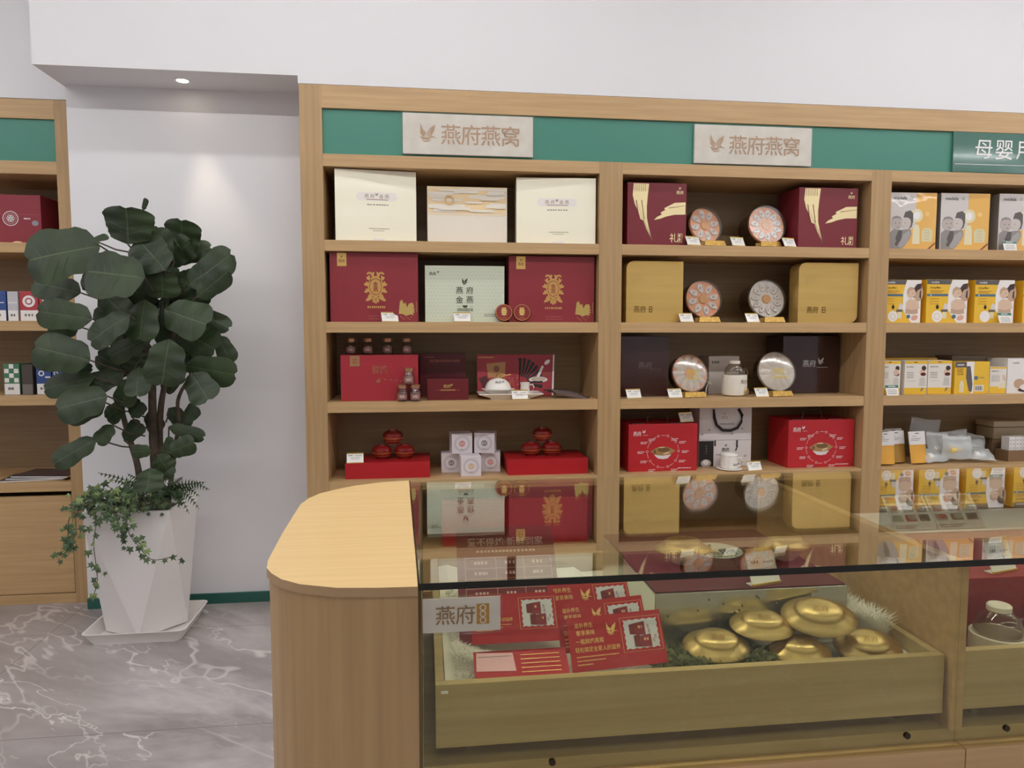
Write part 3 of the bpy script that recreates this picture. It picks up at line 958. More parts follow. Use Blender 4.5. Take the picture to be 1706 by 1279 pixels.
m = MB(); m.lathe([(.06, .0365), (.058, .046), (.05, .063), (.036, .076), (.015, .084), (0, .086)], PORC, 40)
F = Frame((0, -.045, .066), (1, 0, 0), (0, .55, 1)); m.text(F, '燕府', -.004, .0, .014, BLACK, .004); bird(m, F, .018, .003, .011, BLACK, .004)
lid_ = m.build('bowl_lid', t, 35)
m = MB(); m.lathe([(.004, .085), (.005, .089), (.009, .092), (.009, .096), (.005, .1), (.002, .106), (0, .107)], GOLDF, 20); m.build('knob', lid_, 40)
m = MB(); m.tube([(.0, .02, .078), (.03, .01, .094), (.06, 0, .1)], .002, GOLDF); m.build('spoon_handle', t, 40)
t = thing('milk_jug', 'white porcelain jug with handle at the right of the covered bowl', 'jug', (.458, 3.235, S3 + .0085))
m = MB(); m.lathe([(0, 0), (.02, 0), (.022, .004), (.022, .03), (.02, .05), (.023, .062), (.021, .062), (.018, .05), (.02, .03), (.02, .006), (0, .004)], PORC, 28); m.build('jug_body', t, 40)
m = MB(); m.tube([(.021, 0, .05), (.036, 0, .052), (.042, 0, .038), (.036, 0, .022), (.021, 0, .016)], .003, PORC); m.build('handle', t, 60)
SACH = C('dark_sachet', (66, 48, 48), .3)
for i in range(6):
    m = MB(); m.box(-.055, .055, -.033, .033, 0, .006, SACH, c=.002)
    m.box(-.055, .055, -.0335, -.0325, .002, .004, C('sachet_edge', (150, 130, 124), .4))
    o = m.build('sachet', None, None, (.605 + .018 * i, 3.225 - .004 * i, S3 + .030 - .0058 * i + .0005), (0, R(3), R(28 - 10 * i)))
    nth = ['topmost dark sachet of the fanned pile beside the red brochure', 'second dark sachet from the top of the fanned pile', 'third dark sachet from the top of the fanned pile', 'fourth dark sachet from the top of the fanned pile', 'fifth dark sachet from the top of the fanned pile', 'lowest dark sachet of the fanned pile, nearest the divider'][i]
    tag(o, nth, 'sachet', 'dark sachets on the third shelf')

# fourth shelf, left bay
LB = C('bright_red_card', (176, 24, 34), .42)
carton('gift_box', 'low red box carrying three lacquer bowls at the left of the lowest shelf', 'box', -.348, .022, S4, .672, 3.165, .25, LB)
carton('gift_box', 'low red box carrying three lacquer bowls at the right of the left bay lowest shelf', 'box', .371, .741, S4, .672, 3.165, .25, LB)
def lacquer(label, loc):
    t = thing('lacquer_bowl', label, 'bowl', loc, group='red lacquer bowls')
    m = MB(); m.lathe([(0, 0), (.026, 0), (.027, .006), (.037, .014), (.044, .026), (.0445, .034), (0, .034)], LACQ, 32)
    m.lathe([(.0375, .0145), (.0405, .019), (.0385, .0145)], LACQ2, 32)
    m.lathe([(.0441, .0255), (.0452, .029), (.0448, .033), (.044, .033)], LACQ2, 32); m.build('bowl', t, 35)
    m = MB(); m.lathe([(.0455, .0345), (.0465, .038), (.044, .049), (.034, .058), (.022, .062), (.021, .0655), (.018, .066), (.017, .063), (0, .063)], LACQ, 32)
    m.build('bowl_lid', t, 35)
    return t
l0 = lacquer('left lower lacquer bowl on the left red box', (-.193, 3.27, .6722))
for x, y, z, lab in ((-.092, 3.27, .6722, 'right lower lacquer bowl on the left red box'), (-.144, 3.27, .7388, 'top lacquer bowl of the left stack of three'),
                     (.492, 3.27, .6722, 'left lower lacquer bowl on the right red box'), (.59, 3.27, .6722, 'right lower lacquer bowl on the right red box'), (.545, 3.27, .7388, 'top lacquer bowl of the right stack of three')):
    dup(l0, (x, y, z), 0, lab)
carton('gift_box', 'wide red gift box in the open base of the left bay behind the counter', 'box', .075, .74, .283, .495, 3.17, .24, C('base_box_red', (168, 30, 36), .42))
def p_round(seal):
    def f(mb, F, w, h):
        g = C('pale_grey_ring', (196, 188, 190), .5)
        mb.ring(F, w * .5, h * .5, w * .30, w * .36, g); mb.ring(F, w * .5, h * .5, w * .38, w * .4, g)
        mb.ell(F, w * .5, h * .5, w * .14, w * .14, seal)
        mb.ring(F, w * .5, h * .5, w * .08, w * .1, WHITE, .001)
        mb.fine(F, w * .4, w * .6, h * .5, h * .05, WHITE, .0011)
        mb.fine(F, w * .4, w * .6, h * .22, h * .03, GREYP)
    return f
SEALR = C('seal_red', (196, 92, 72), .5); SEALD = C('seal_dark', (86, 70, 78), .5); SEALG = C('seal_gold', (200, 160, 90), .5)
VIO = C('pearl_white_card', (222, 214, 218), .4)
for x0, x1, z0, z1, y, a, s_, lab in ((.122, .216, .6925, .786, 3.235, 6, SEALR, 'white cube box with red seal on top of the small pile, left'), (.224, .318, .6925, .786, 3.24, -12, SEALD, 'white cube box with dark seal on top of the small pile, right'),
                                      (.075, .165, S4, .692, 3.26, 0, SEALD, 'white cube box with dark seal at the lower left of the small pile'), (.160, .250, S4, .692, 3.165, 3, SEALG, 'white cube box with gold seal at the lower front of the small pile'),
                                      (.256, .346, S4, .692, 3.26, -6, SEALR, 'white cube box with red seal at the lower right of the small pile')):
    carton('cube_box', lab, 'box', x0, x1, z0, z1, y, .085, VIO, 'white cube boxes with round seals', a, p_round(s_))

# ------------------------------------------------------------------ bay two
def p_stroke(mb, F, w, h):
    g = C('pale_gold_foil', (246, 228, 176), .35, .55)
    A = [(.10, .985), (.36, .985), (.34, .80), (.325, .62), (.33, .44), (.36, .30), (.42, .10), (.445, .075), (.40, .13), (.32, .27), (.27, .40), (.22, .42), (.18, .55), (.12, .66), (.085, .80)]
    mb.shape(F, [(w * a, h * b) for a, b in A], g)
    for i in range(6):
        mb.rect(F, w * (.12 + .035 * i), w * (.125 + .035 * i), h * .86, h * .985, MAROON, .0012)
    for x in (.14, .23):
        mb.shape(F, [(w * x, h * .72), (w * (x + .012), h * .72), (w * (x + .06), h * .42), (w * (x + .05), h * .42)], MAROON, .0012)
    B = [(.985, .70), (.985, .505), (.80, .50), (.66, .47), (.55, .43), (.45, .41), (.50, .46), (.58, .50), (.56, .53), (.64, .575), (.62, .60), (.72, .65), (.80, .69)]
    mb.shape(F, [(w * a, h * b) for a, b in B], g)
    mb.shape(F, [(w * a, h * b) for a, b in [(.7, .60), (.985, .645), (.985, .65), (.7, .61)]], MAROON, .0012)
    bird(mb, F, w * .885, h * .92, h * .04, g)
    mb.text(F, '燕府', w * .885, h * .855, h * .062, g)
    mb.text(F, '礼', w * .79, h * .13, h * .15, g)
    mb.rect(F, w * .86, w * .935, h * .06, h * .20, g); mb.rect(F, w * .868, w * .927, h * .067, h * .193, MAROON, .0013)
    mb.fine(F, w * .875, w * .92, h * .165, h * .04, g, .0021, h * .035); mb.fine(F, w * .875, w * .92, h * .105, h * .05, g, .0021, h * .035)
carton('gift_box', 'maroon gift box with gold brush strokes at the left of the middle bay top shelf', 'box', .910, 1.184, S1, 1.915, 3.16, .2, MAROON, 'maroon brush-stroke gift boxes', 0, p_stroke)
carton('gift_box', 'maroon gift box with gold brush strokes at the right of the middle bay top shelf', 'box', 1.723, 2.014, S1, 1.913, 3.16, .2, MAROON, 'maroon brush-stroke gift boxes', 0, p_stroke)

def nest_case(label, loc, rx, backing, n, rz=0, shiny=False, tilt=-12, seal=True):
    t = thing('birds_nest_case', label, 'display case', loc, rz, group='round cases of edible nests', tilt=tilt)
    Rr = rx
    Mt = Matrix.Translation((0, .012, Rr)) @ Matrix.Rotation(R(90), 4, 'X')
    dp = .045 if shiny else .1
    m = MB(); m.lathe([(Rr, -dp), (Rr, .004), (Rr - .002, .006), (Rr - .0035, .004), (Rr - .0035, -dp)], CASE, 48, Mt)
    m.lathe([(0, -dp), (Rr, -dp), (Rr, -dp - .003), (0, -dp - .003)], CASE, 48, Mt); m.build('case_wall', t, 40)
    m = MB(); m.lathe([(0, -.016), (Rr - .004, -.016), (Rr - .004, -.010), (0, -.010)], backing, 48, Mt); m.build('backing_disc', t, 40)
    rnd = random.Random(int(rx * 1e4) + n)
    if not shiny:
        for i in range(n):
            a = 2 * math.pi * i / n + .2
            m = MB()
            k = Rr * (.40 if n < 9 else .33)
            Mn = Mt @ Matrix.Translation((Rr * .60 * math.cos(a), Rr * .60 * math.sin(a), -.0095)) @ Matrix.Rotation(a, 4, 'Z')
            ph = rnd.random() * 6
            m.lathe([(.0, .001), (k * .16, .002), (k * .3, .006), (k * .5, .0075), (k * .62, .004), (k * .66, 0), (0, 0)], NEST, 14, Mn, 1.05, .66, lambda th, ph=ph: 1 + .10 * math.sin(3 * th + ph) + .05 * math.sin(7 * th))
            m.lathe([(0, .0026), (k * .12, .0026), (k * .14, .002)], GREYP, 8, Mn, 1.1, .6)
            m.build('nest', t, 60)
        m = MB(); m.lathe([(0, -.004), (Rr * .22, -.004), (Rr * .24, -.0098), (0, -.0098)], C('amber_seal', (204, 146, 76), .4, .2), 24, Mt, 1, 1, lambda a: 1 + .06 * math.sin(8 * a)); m.build('centre_seal', t, 40)
        m = MB(); m.lathe([(0, .006), (Rr - .002, .006), (Rr - .002, .0045), (0, .0045)], FILM, 48, Mt); m.build('clear_cover', t, 40)
    else:
        for i in range(n):
            a = 2 * math.pi * i / n
            m = MB()
            Mn = Mt @ Matrix.Translation((Rr * .6 * math.cos(a), Rr * .6 * math.sin(a), -.0095)) @ Matrix.Rotation(a, 4, 'Z')
            m.lathe([(0, .006), (Rr * .2, .0055), (Rr * .33, 0), (0, 0)], NEST, 12, Mn, 1, .5)
            m.build('nest', t, 60)
        cov = clear('shiny_dome', (246, 244, 240), f0=.11, rough=.14, power=3, top=.4) if 'shiny_dome' not in MATS else MATS['shiny_dome']
        m = MB(); m.lathe([(0, .016), (Rr * .35, .0145), (Rr * .65, .0105), (Rr * .85, .0065), (Rr - .002, .002), (Rr - .002, .0005), (0, .0005)], cov, 56, Mt); m.build('clear_cover', t, 50)
        F = Frame((0, .012 - .0165, Rr), (1, 0, 0), (0, 0, 1))
        m = MB(); y_ = C('gold_yellow_print', (226, 196, 60), .35, .2)
        m.text(F, '燕府', 0, Rr * .0, Rr * .3, y_, .0008)
        m.rect(F, -Rr * .26, Rr * .26, -Rr * .2, -Rr * .17, y_)
        m.fine(F, -Rr * .36, Rr * .36, -Rr * .33, Rr * .08, y_, dash=Rr * .1)
        m.build('cover_print', t)
    return t
nest_case('round nest case with orange backing, tilted, left on the middle bay top shelf', (1.31, 3.20, S1 + .0245), .087, ORBACK, 8, 12)
nest_case('round nest case with orange backing, right on the middle bay top shelf', (1.606, 3.20, S1 + .0245), .094, ORBACK, 11, 2)
nest_case('round nest case with orange backing on the second shelf by the left gold box', (1.305, 3.20, S2 + .0245), .091, ORBACK, 8, 4)
nest_case('round nest case with pale grey backing on the second shelf', (1.617, 3.20, S2 + .0245), .094, WBACK, 11, 2)
nest_case('shiny domed round case with orange contents on the third shelf', (1.246, 3.19, S3 + .022), .093, ORBACK, 12, 6, True, -15)
nest_case('shiny domed round case with white contents on the third shelf', (1.674, 3.19, S3 + .022), .098, WBACK, 12, 2, True, -15)
def stand(label, loc, rz=8):
    t = thing('display_stand', label, 'stand', loc, rz, group='small gold glitter stands')
    m = MB()
    F = Frame((-.055, 0, 0), (1, 0, 0), (0, .35, 1))
    m.prism([(0, .0025), (.11, .0025), (.104, .027), (.006, .027)], F, .006, STONE); m.build('front_plate', t)
    m = MB(); m.box(-.05, .05, .009, .062, 0, .004, STONE)
    m.box(-.045, .045, .056, .0618, .004, .022, STONE); m.build('easel_base', t)
    return t
s0 = stand('gold glitter stand under the left round case of the top shelf', (1.316, 3.135, S1))
for x, z, lab in ((1.583, S1, 'gold glitter stand under the right round case of the top shelf'), (1.297, S2, 'gold glitter stand under the orange round case of the second shelf'), (1.61, S2, 'gold glitter stand under the pale grey round case of the second shelf'),
                  (1.236, S3, 'gold glitter stand under the shiny orange round case'), (1.66, S3, 'gold glitter stand under the shiny white round case')):
    dup(s0, (x, 3.135, z), 8, lab)

def goldbox(label, x0, x1, z1):
    w, h = x1 - x0, z1 - S2
    r = .035
    pts = [(0, 0), (w - r, 0)] + [(w - r + r * math.sin(R(i * 15)), r - r * math.cos(R(i * 15))) for i in range(1, 7)] + [(w, h), (r, h)] + [(r - r * math.sin(R(i * 15)), h - r + r * math.cos(R(i * 15))) for i in range(1, 7)]
    m = MB(); F = Frame((-w / 2, 0, 0), (1, 0, 0), (0, 0, 1))
    m.prism(pts, F, .085, GBOX)
    k = C('dark_gold_print', (120, 92, 44), .4, .5)
    m.text(F, '燕府', w * .24, h * .215, h * .12, k, kx=.9)
    m.rect(F, w * .40, w * .46, h * .165, h * .265, k); m.rect(F, w * .412, w * .448, h * .18, h * .205, GBOX, .0012); m.rect(F, w * .412, w * .448, h * .225, h * .25, GBOX, .0012)
    k2 = C('embossed_gold', (206, 178, 112), .3, .8)
    for i in range(4):
        m.ring(F, w * .2, h * (.62 + .03 * i), w * .07, w * .078, k2, a0=20, a1=190)
    o = m.build('gift_box', None, None, ((x0 + x1) / 2, 3.16, S2))
    return tag(o, label, 'box', 'flat gold gift boxes')
goldbox('gold gift box with rounded corner at the left of the middle bay second shelf', .909, 1.175, 1.567)
goldbox('gold gift box with rounded corner at the right of the middle bay second shelf', 1.733, 2.029, 1.569)

def p_brown(mb, F, w, h):
    s_ = C('silver_print', (206, 206, 208), .3, .4)
    mb.text(F, '燕府', w * .47, h * .52, h * .13, s_)
    bird(mb, F, w * .68, h * .56, h * .13, s_)
    mb.rect(F, w * .60, w * .80, h * .45, h * .455, s_)
def p_brown2(mb, F, w, h):
    s_ = C('dull_silver_print', (112, 96, 92), .3, .4)
    mb.text(F, '燕府', w * .5, h * .52, h * .12, s_)
    mb.rect(F, w * .60, w * .84, h * .45, h * .455, s_)
carton('gift_box', 'glossy dark brown box at the left of the third shelf, middle bay', 'box', .905, 1.132, S3, 1.228, 3.215, .2, BROWN, None, 0, p_brown2, .002)
carton('gift_box', 'glossy dark brown box with silver characters at the right of the third shelf', 'box', 1.735, 2.035, S3, 1.228, 3.30, .16, BROWN, None, 3, p_brown, .002)
carton('carton', 'plain pale grey carton behind the white kettle', 'box', 1.375, 1.53, S3, 1.13, 3.33, .12, C('pale_grey_carton', (206, 198, 188), .5), None, 0, lambda mb, F, w, h: mb.fine(F, w * .1, w * .35, h * .84, h * .06, GREYP))

def kettle(label, loc, s, dial=True, lidr=.016, hz=18):
    t = thing('stew_kettle', label, 'kettle', loc, hz)
    m = MB(); m.lathe([(0, 0), (.044, 0), (.054, .006), (.056, .018), (.0555, .07), (.055, .094), (.053, .096), (.049, .095), (.049, .06), (0, .06)], IVORY, 40)
    F = Frame((0, -.0556, .062), (1, 0, 0), (0, 0, 1))
    m.text(F, '燕府', .004, .005, .02, C('tan_print', (150, 122, 88), .4), .0012)
    m.build('heater_base', t, 35)
    if dial:
        m = MB(); Mt = Matrix.Translation((.02, -.051, .024)) @ Matrix.Rotation(R(90), 4, 'X') @ Matrix.Rotation(R(20), 4, 'Y')
        m.lathe([(.016, 0), (.016, .006), (.013, .009), (.012, .007), (0, .007)], C('champagne', (200, 176, 130), .3, .6), 24, Mt); m.build('dial', t, 35)
    m = MB(); m.lathe([(0, .061), (.047, .062), (.0475, .1), (.047, .112), (.040, .130), (.028, .142), (.022, .146), (.0205, .146), (.027, .140), (.0385, .129), (.0455, .112), (.0455, .064), (0, .063)], JARG, 36); m.build('glass_jug', t, 40)
    m = MB(); m.lathe([(.024, .146), (.024, .156), (.021, .159), (0, .159)], IVORY, 28); m.build('jug_lid', t, 40)
    m = MB(); m.tube([(.045, 0, .118), (.062, 0, .122), (.076, 0, .112), (.078, 0, .094), (.07, 0, .078), (.064, 0, .066)], .0035, JARG, 10); m.build('handle', t, 60)
    t.scale = (s, s, s)
    return t
kettle('white stewing kettle with glass jug and dial on the third shelf', (1.455, 3.215, S3), 1.04)
m = MB(); m.tube([(1.372, 3.29, S3 + .05), (1.352, 3.28, S3 + .055), (1.335, 3.26, S3 + .03), (1.325, 3.24, S3 + .003)], .003, IVORY)
m.tube([(1.372, 3.295, S3 + .058), (1.345, 3.29, S3 + .062), (1.33, 3.29, S3 + .05)], .003, IVORY); tag(m.build('power_cord', None, 60), 'white power cord of the kettle beside the orange round case', 'cord')

def p_pot(mb, F, w, h):
    wp = C('white_ink', (240, 226, 222), .5)
    mb.text(F, '燕府', w * .125, h * .80, h * .105, wp, kx=.85)
    bird(mb, F, w * .225, h * .84, h * .075, wp)
    mb.rect(F, w * .21, w * .28, h * .765, h * .77, wp)
    cx, cy = w * .5, h * .42
    for i in range(10):
        mb.ring(F, cx, cy, w * .226, w * .23, wp, a0=i * 36 + 6, a1=i * 36 + 24, n=6)
        a = R(i * 36 + 36)
        x, y = cx + w * .228 * math.cos(a), cy + w * .228 * math.sin(a)
        mb.ring(F, x, y, w * .013, w * .017, wp, n=10)
        tx = x + (w * .05 if math.cos(a) > .2 else -w * .14 if math.cos(a) < -.2 else -w * .05)
        ty = y - (h * .06 if abs(math.cos(a)) <= .35 else 0)
        mb.fine(F, tx, tx + w * .1, ty, h * .016, wp, dash=h * .018); mb.fine(F, tx, tx + w * .08, ty - h * .03, h * .016, wp, dash=h * .018)
    g = C('pot_photo_gold', (176, 142, 92), .35, .3); g2 = C('pot_photo_dark', (128, 98, 60), .35, .3); g3 = C('pot_photo_light', (226, 204, 160), .35, .2)
    bw = C('pot_photo_white', (226, 218, 216), .4)
    mb.shape(F, [(cx - w * .13, cy - h * .07), (cx + w * .12, cy - h * .07), (cx + w * .07, cy - h * .15), (cx, cy - h * .165), (cx - w * .07, cy - h * .15)], bw)
    mb.shape(F, [(cx - w * .185, cy), (cx - w * .1, cy + h * .075), (cx, cy + h * .105), (cx + w * .09, cy + h * .08), (cx + w * .185, cy + h * .01), (cx + w * .1, cy - h * .07), (cx, cy - h * .09), (cx - w * .1, cy - h * .075)], g, .001)
    mb.ell(F, cx + w * .01, cy + h * .035, w * .09, h * .05, g2, .0013)
    mb.ell(F, cx - w * .02, cy + h * .085, w * .05, h * .012, g3, .0014)
    mb.ell(F, cx + w * .05, cy - h * .04, w * .05, h * .018, g3, .0014, .3)
    mb.ell(F, cx - w * .12, cy - h * .005, w * .02, h * .04, g2, .0013)
    mb.fine(F, w * .72, w * .92, h * .06, h * .02, wp)
def potbox(label, x0, x1, z1):
    t = thing('pot_gift_box', label, 'box', ((x0 + x1) / 2, 3.175, S4), 0, group='red boxes printed with a gold pot')
    w, h = x1 - x0, z1 - S4
    m = MB(); m.box(-w / 2, w / 2, 0, .2, 0, h, RED, c=.002)
    for a, b in ((-.9, -.5), (.2, .6)):
        m.box(w / 2 * a, w / 2 * b, .002, .03, h, h + .004, DKRED)
    p_pot(m, front(w, h), w, h); m.build('carton', t)
    m = MB(); m.tube([(-.05, .09, h), (-.045, .09, h + .03), (-.02, .09, h + .045), (.02, .09, h + .045), (.045, .09, h + .03), (.05, .09, h)], .004, C('clear_dark_handle', (90, 70, 64), .3)); m.build('handle', t, 60)
    return t
potbox('red box printed with a gold pot, left on the middle bay lowest shelf', .932, 1.262, .823)
potbox('red box printed with a gold pot, right on the middle bay lowest shelf', 1.712, 2.046, .831)
# paper bags
t = thing('paper_bag', 'upper white paper bag with black ribbon lying on the dark-sided bag', 'bag', (1.432, 3.25, .730))
m = MB(); m.box(-.131, .131, 0, .13, 0, .158, C('bag_white', (220, 214, 212), .5), c=.002)
F = Frame((-.131, 0, 0), (1, 0, 0), (0, 0, 1))
bird(m, F, .125, .128, .014, C('faint_tan', (172, 158, 140), .5)); m.text(F, '燕府', .125, .108, .016, C('faint_tan', (172, 158, 140), .5))
m.fine(F, .1, .175, .078, .005, GREYP)
for x, y in ((.05, .05), (.015, .03), (.215, .055), (.165, .03)):
    bird(m, F, x, y, .012, GREYP)
for i in range(8):
    m.rect(F, .004, .258, .01 + i * .009, .0105 + i * .009, C('bag_texture_line', (206, 199, 197), .5), .0004)
m.build('bag_body', t)
m = MB(); m.tube([(-.062, -.003, .15), (-.06, -.008, .11), (-.05, -.012, .075), (-.02, -.014, .05), (.02, -.014, .048), (.055, -.012, .06), (.075, -.010, .09), (.078, -.008, .12), (.062, -.003, .15)], .007, DARKF, 8, .35); m.build('ribbon_handle', t, 60)
t = thing('paper_bag', 'lower white paper bag with a black picture side under the other bag', 'bag', (1.432, 3.25, S4))
m = MB(); m.box(-.131, .131, 0, .13, 0, .127, C('bag_white', (220, 214, 212), .5), c=.001)
F = Frame((-.131, 0, 0), (1, 0, 0), (0, 0, 1))
m.rect(F, 0, .073, .002, .125, BLACK)
m.ell(F, .036, .018, .026, .018, C('nest_photo', (190, 180, 172), .5), .0009); m.ell(F, .036, .022, .016, .012, WHITE, .0012)
for i in range(4):
    m.fine(F, .034, .042, .1 - i * .012, .006, GREYP, .001)
kx = C('black_ink', (50, 46, 46), .5)
bird(m, F, .135, .103, .013, kx); m.text(F, '燕府', .133, .082, .02, kx); m.fine(F, .085, .125, .058, .004, GREYP)
m.shape(F, [(.19, .1), (.197, .1), (.187, .075), (.18, .075)], kx)
for x, y in ((.113, .025), (.232, .05)):
    bird(m, F, x, y, .012, GREYP)
m.build('bag_body', t)
m = MB(); m.box(.055, .062, -.003, -.001, .095, .127, DARKF); m.box(-.055, -.048, -.003, -.001, .1, .127, DARKF); m.build('ribbon_handle', t)
t = thing('lidded_mug', 'white lidded mug with handle before the paper bags', 'mug', (1.425, 3.185, S4))
m = MB(); m.lathe([(0, .006), (.036, .006), (.040, .010), (.041, .03), (.037, .066), (.035, .066), (.038, .03), (.036, .012), (0, .010)], PORC, 32)
F = Frame((0, -.041, .03), (1, 0, 0), (0, 0, 1)); m.text(F, '燕府', .012, -.002, .011, BLACK, .001); bird(m, F, .027, .002, .009, BLACK, .001)
m.build('mug_body', t, 40)
m = MB(); m.lathe([(.0375, .0665), (.039, .068), (.036, .074), (.02, .078), (0, .079)], PORC, 32); m.build('mug_lid', t, 40)
m = MB(); m.tube([(.038, 0, .052), (.058, 0, .052), (.066, 0, .035), (.058, 0, .016), (.04, 0, .013)], .004, PORC); m.build('handle', t, 60)
m = MB(); m.lathe([(0, 0), (.04, 0), (.06, .004), (.06, .0058), (0, .0055)], PORC, 36); tag(m.build('saucer', None, 40, (1.425, 3.185, S4)), 'round white saucer under the lidded mug', 'saucer')

# ------------------------------------------------------------------ bay three
C('face_photo_grey', (192, 180, 172), .35, coat=1.0)
for k_ in ('face_photo_grey', 'amber_card', 'light_grey_photo', 'mid_grey_photo', 'pale_yellow_photo'):
    wrapfilm(MATS[k_])
def p_pump(mb, F, w, h):
    mb.rect(F, .001, w * .56, .001, h - .001, LGREY, .0003)
    mb.rect(F, w * .56, w - .001, .001, h - .001, ORNG, .0003)
    P = lambda pts: [(w * a, h * b) for a, b in pts]
    mb.shape(F, P([(.25, .002), (.36, .10), (.46, .28), (.45, .36), (.56, .38), (.56, .002)]), ORNG, .0005)
    mb.text(F, 'medela', w * .22, h * .905, h * .085, BLACK)
    mb.ring(F, w * .45, h * .905, h * .016, h * .026, MGREY, n=14)
    # adult and baby
    f1 = C('face_photo_grey', (192, 180, 172), .35, coat=1.0); f2 = C('face_photo_light', (206, 196, 190), .35, coat=1.0)
    mb.shape(F, P([(.30, .57), (.33, .66), (.44, .69), (.50, .64), (.505, .50), (.48, .40), (.42, .36), (.40, .48)]), DGREY, .0007)
    mb.ell(F, w * .36, h * .47, w * .10, h * .115, f2, .0010)
    mb.shape(F, P([(.30, .56), (.36, .62), (.44, .60), (.47, .50), (.42, .55), (.36, .565)]), DGREY, .0013)
    mb.ell(F, w * .335, h * .47, w * .014, h * .006, DGREY, .0014, n=8); mb.shape(F, P([(.285, .41), (.31, .40), (.30, .39)]), MGREY, .0014)
    mb.ell(F, w * .155, h * .46, w * .125, h * .125, f1, .0010)
    mb.shape(F, P([(.04, .50), (.07, .57), (.15, .592), (.23, .575), (.27, .52), (.2, .55), (.1, .545)]), MGREY, .0013)
    for a_ in (.13, .215):
        mb.ell(F, w * a_, h * .465, w * .013, h * .008, DGREY, .0014, n=8)
    mb.ell(F, w * .185, h * .395, w * .03, h * .01, MGREY, .0014, n=10)
    mb.shape(F, P([(.02, .02), (.02, .30), (.10, .36), (.22, .34), (.32, .35), (.45, .36), (.48, .28), (.44, .18), (.34, .06), (.28, .02)]), MGREY, .0015)
    mb.shape(F, P([(.14, .20), (.20, .34), (.28, .33), (.27, .18), (.18, .08)]), DGREY, .0018)
    mb.shape(F, P([(.2, .05), (.3, .26), (.42, .34), (.46, .28), (.4, .12), (.28, .03)]), C('sleeve_grey', (168, 163, 160), .4, coat=1.0), .0021)
    mb.ell(F, w * .165, h * .10, w * .035, h * .035, DGREY, .0023)
    # bottles and pump
    mb.ell(F, w * .58, h * .60, w * .13, h * .12, PALEY, .0007); mb.ell(F, w * .58, h * .60, w * .07, h * .07, WHITE, .0009)
    mb.shape(F, P([(.50, .10), (.66, .10), (.65, .36), (.62, .44), (.54, .44), (.51, .36)]), PALEY, .0008)
    mb.shape(F, P([(.70, .14), (.92, .14), (.93, .32), (.88, .38), (.74, .38), (.69, .32)]), C('bottle_pale', (222, 212, 166), .35, coat=1.0), .0008)
    for i in range(5):
        mb.rect(F, w * .75, w * .86, h * (.18 + .04 * i), h * (.184 + .04 * i), MGREY, .001)
    mb.shape(F, P([(.82, .01), (.99, .14), (.99, .10), (.86, .0)]), C('brown_ribbon', (140, 90, 60), .4), .0009)
    mb.ell(F, w * .80, h * .63, w * .05, h * .04, C('amber_badge', (240, 200, 120), .4, coat=1.0), .0008)
def wrapped(label, x0, x1, z1, rz):
    o = carton('pump_box', label, 'box', x0, x1, S1, z1, 3.16, .17, C('warm_grey_box_side', (150, 138, 128), .4, coat=.6), 'grey and amber breast pump boxes', rz, p_pump)
    return o
wrapped('grey and amber breast pump box beside the post, top shelf of the right bay', 2.178, 2.410, 1.901, -3)
wrapped('grey and amber breast pump box second along the right bay top shelf', 2.438, 2.686, 1.904, -2)
wrapped('grey and amber breast pump box with a price tag before it, top shelf', 2.741, 2.99, 1.908, -2)

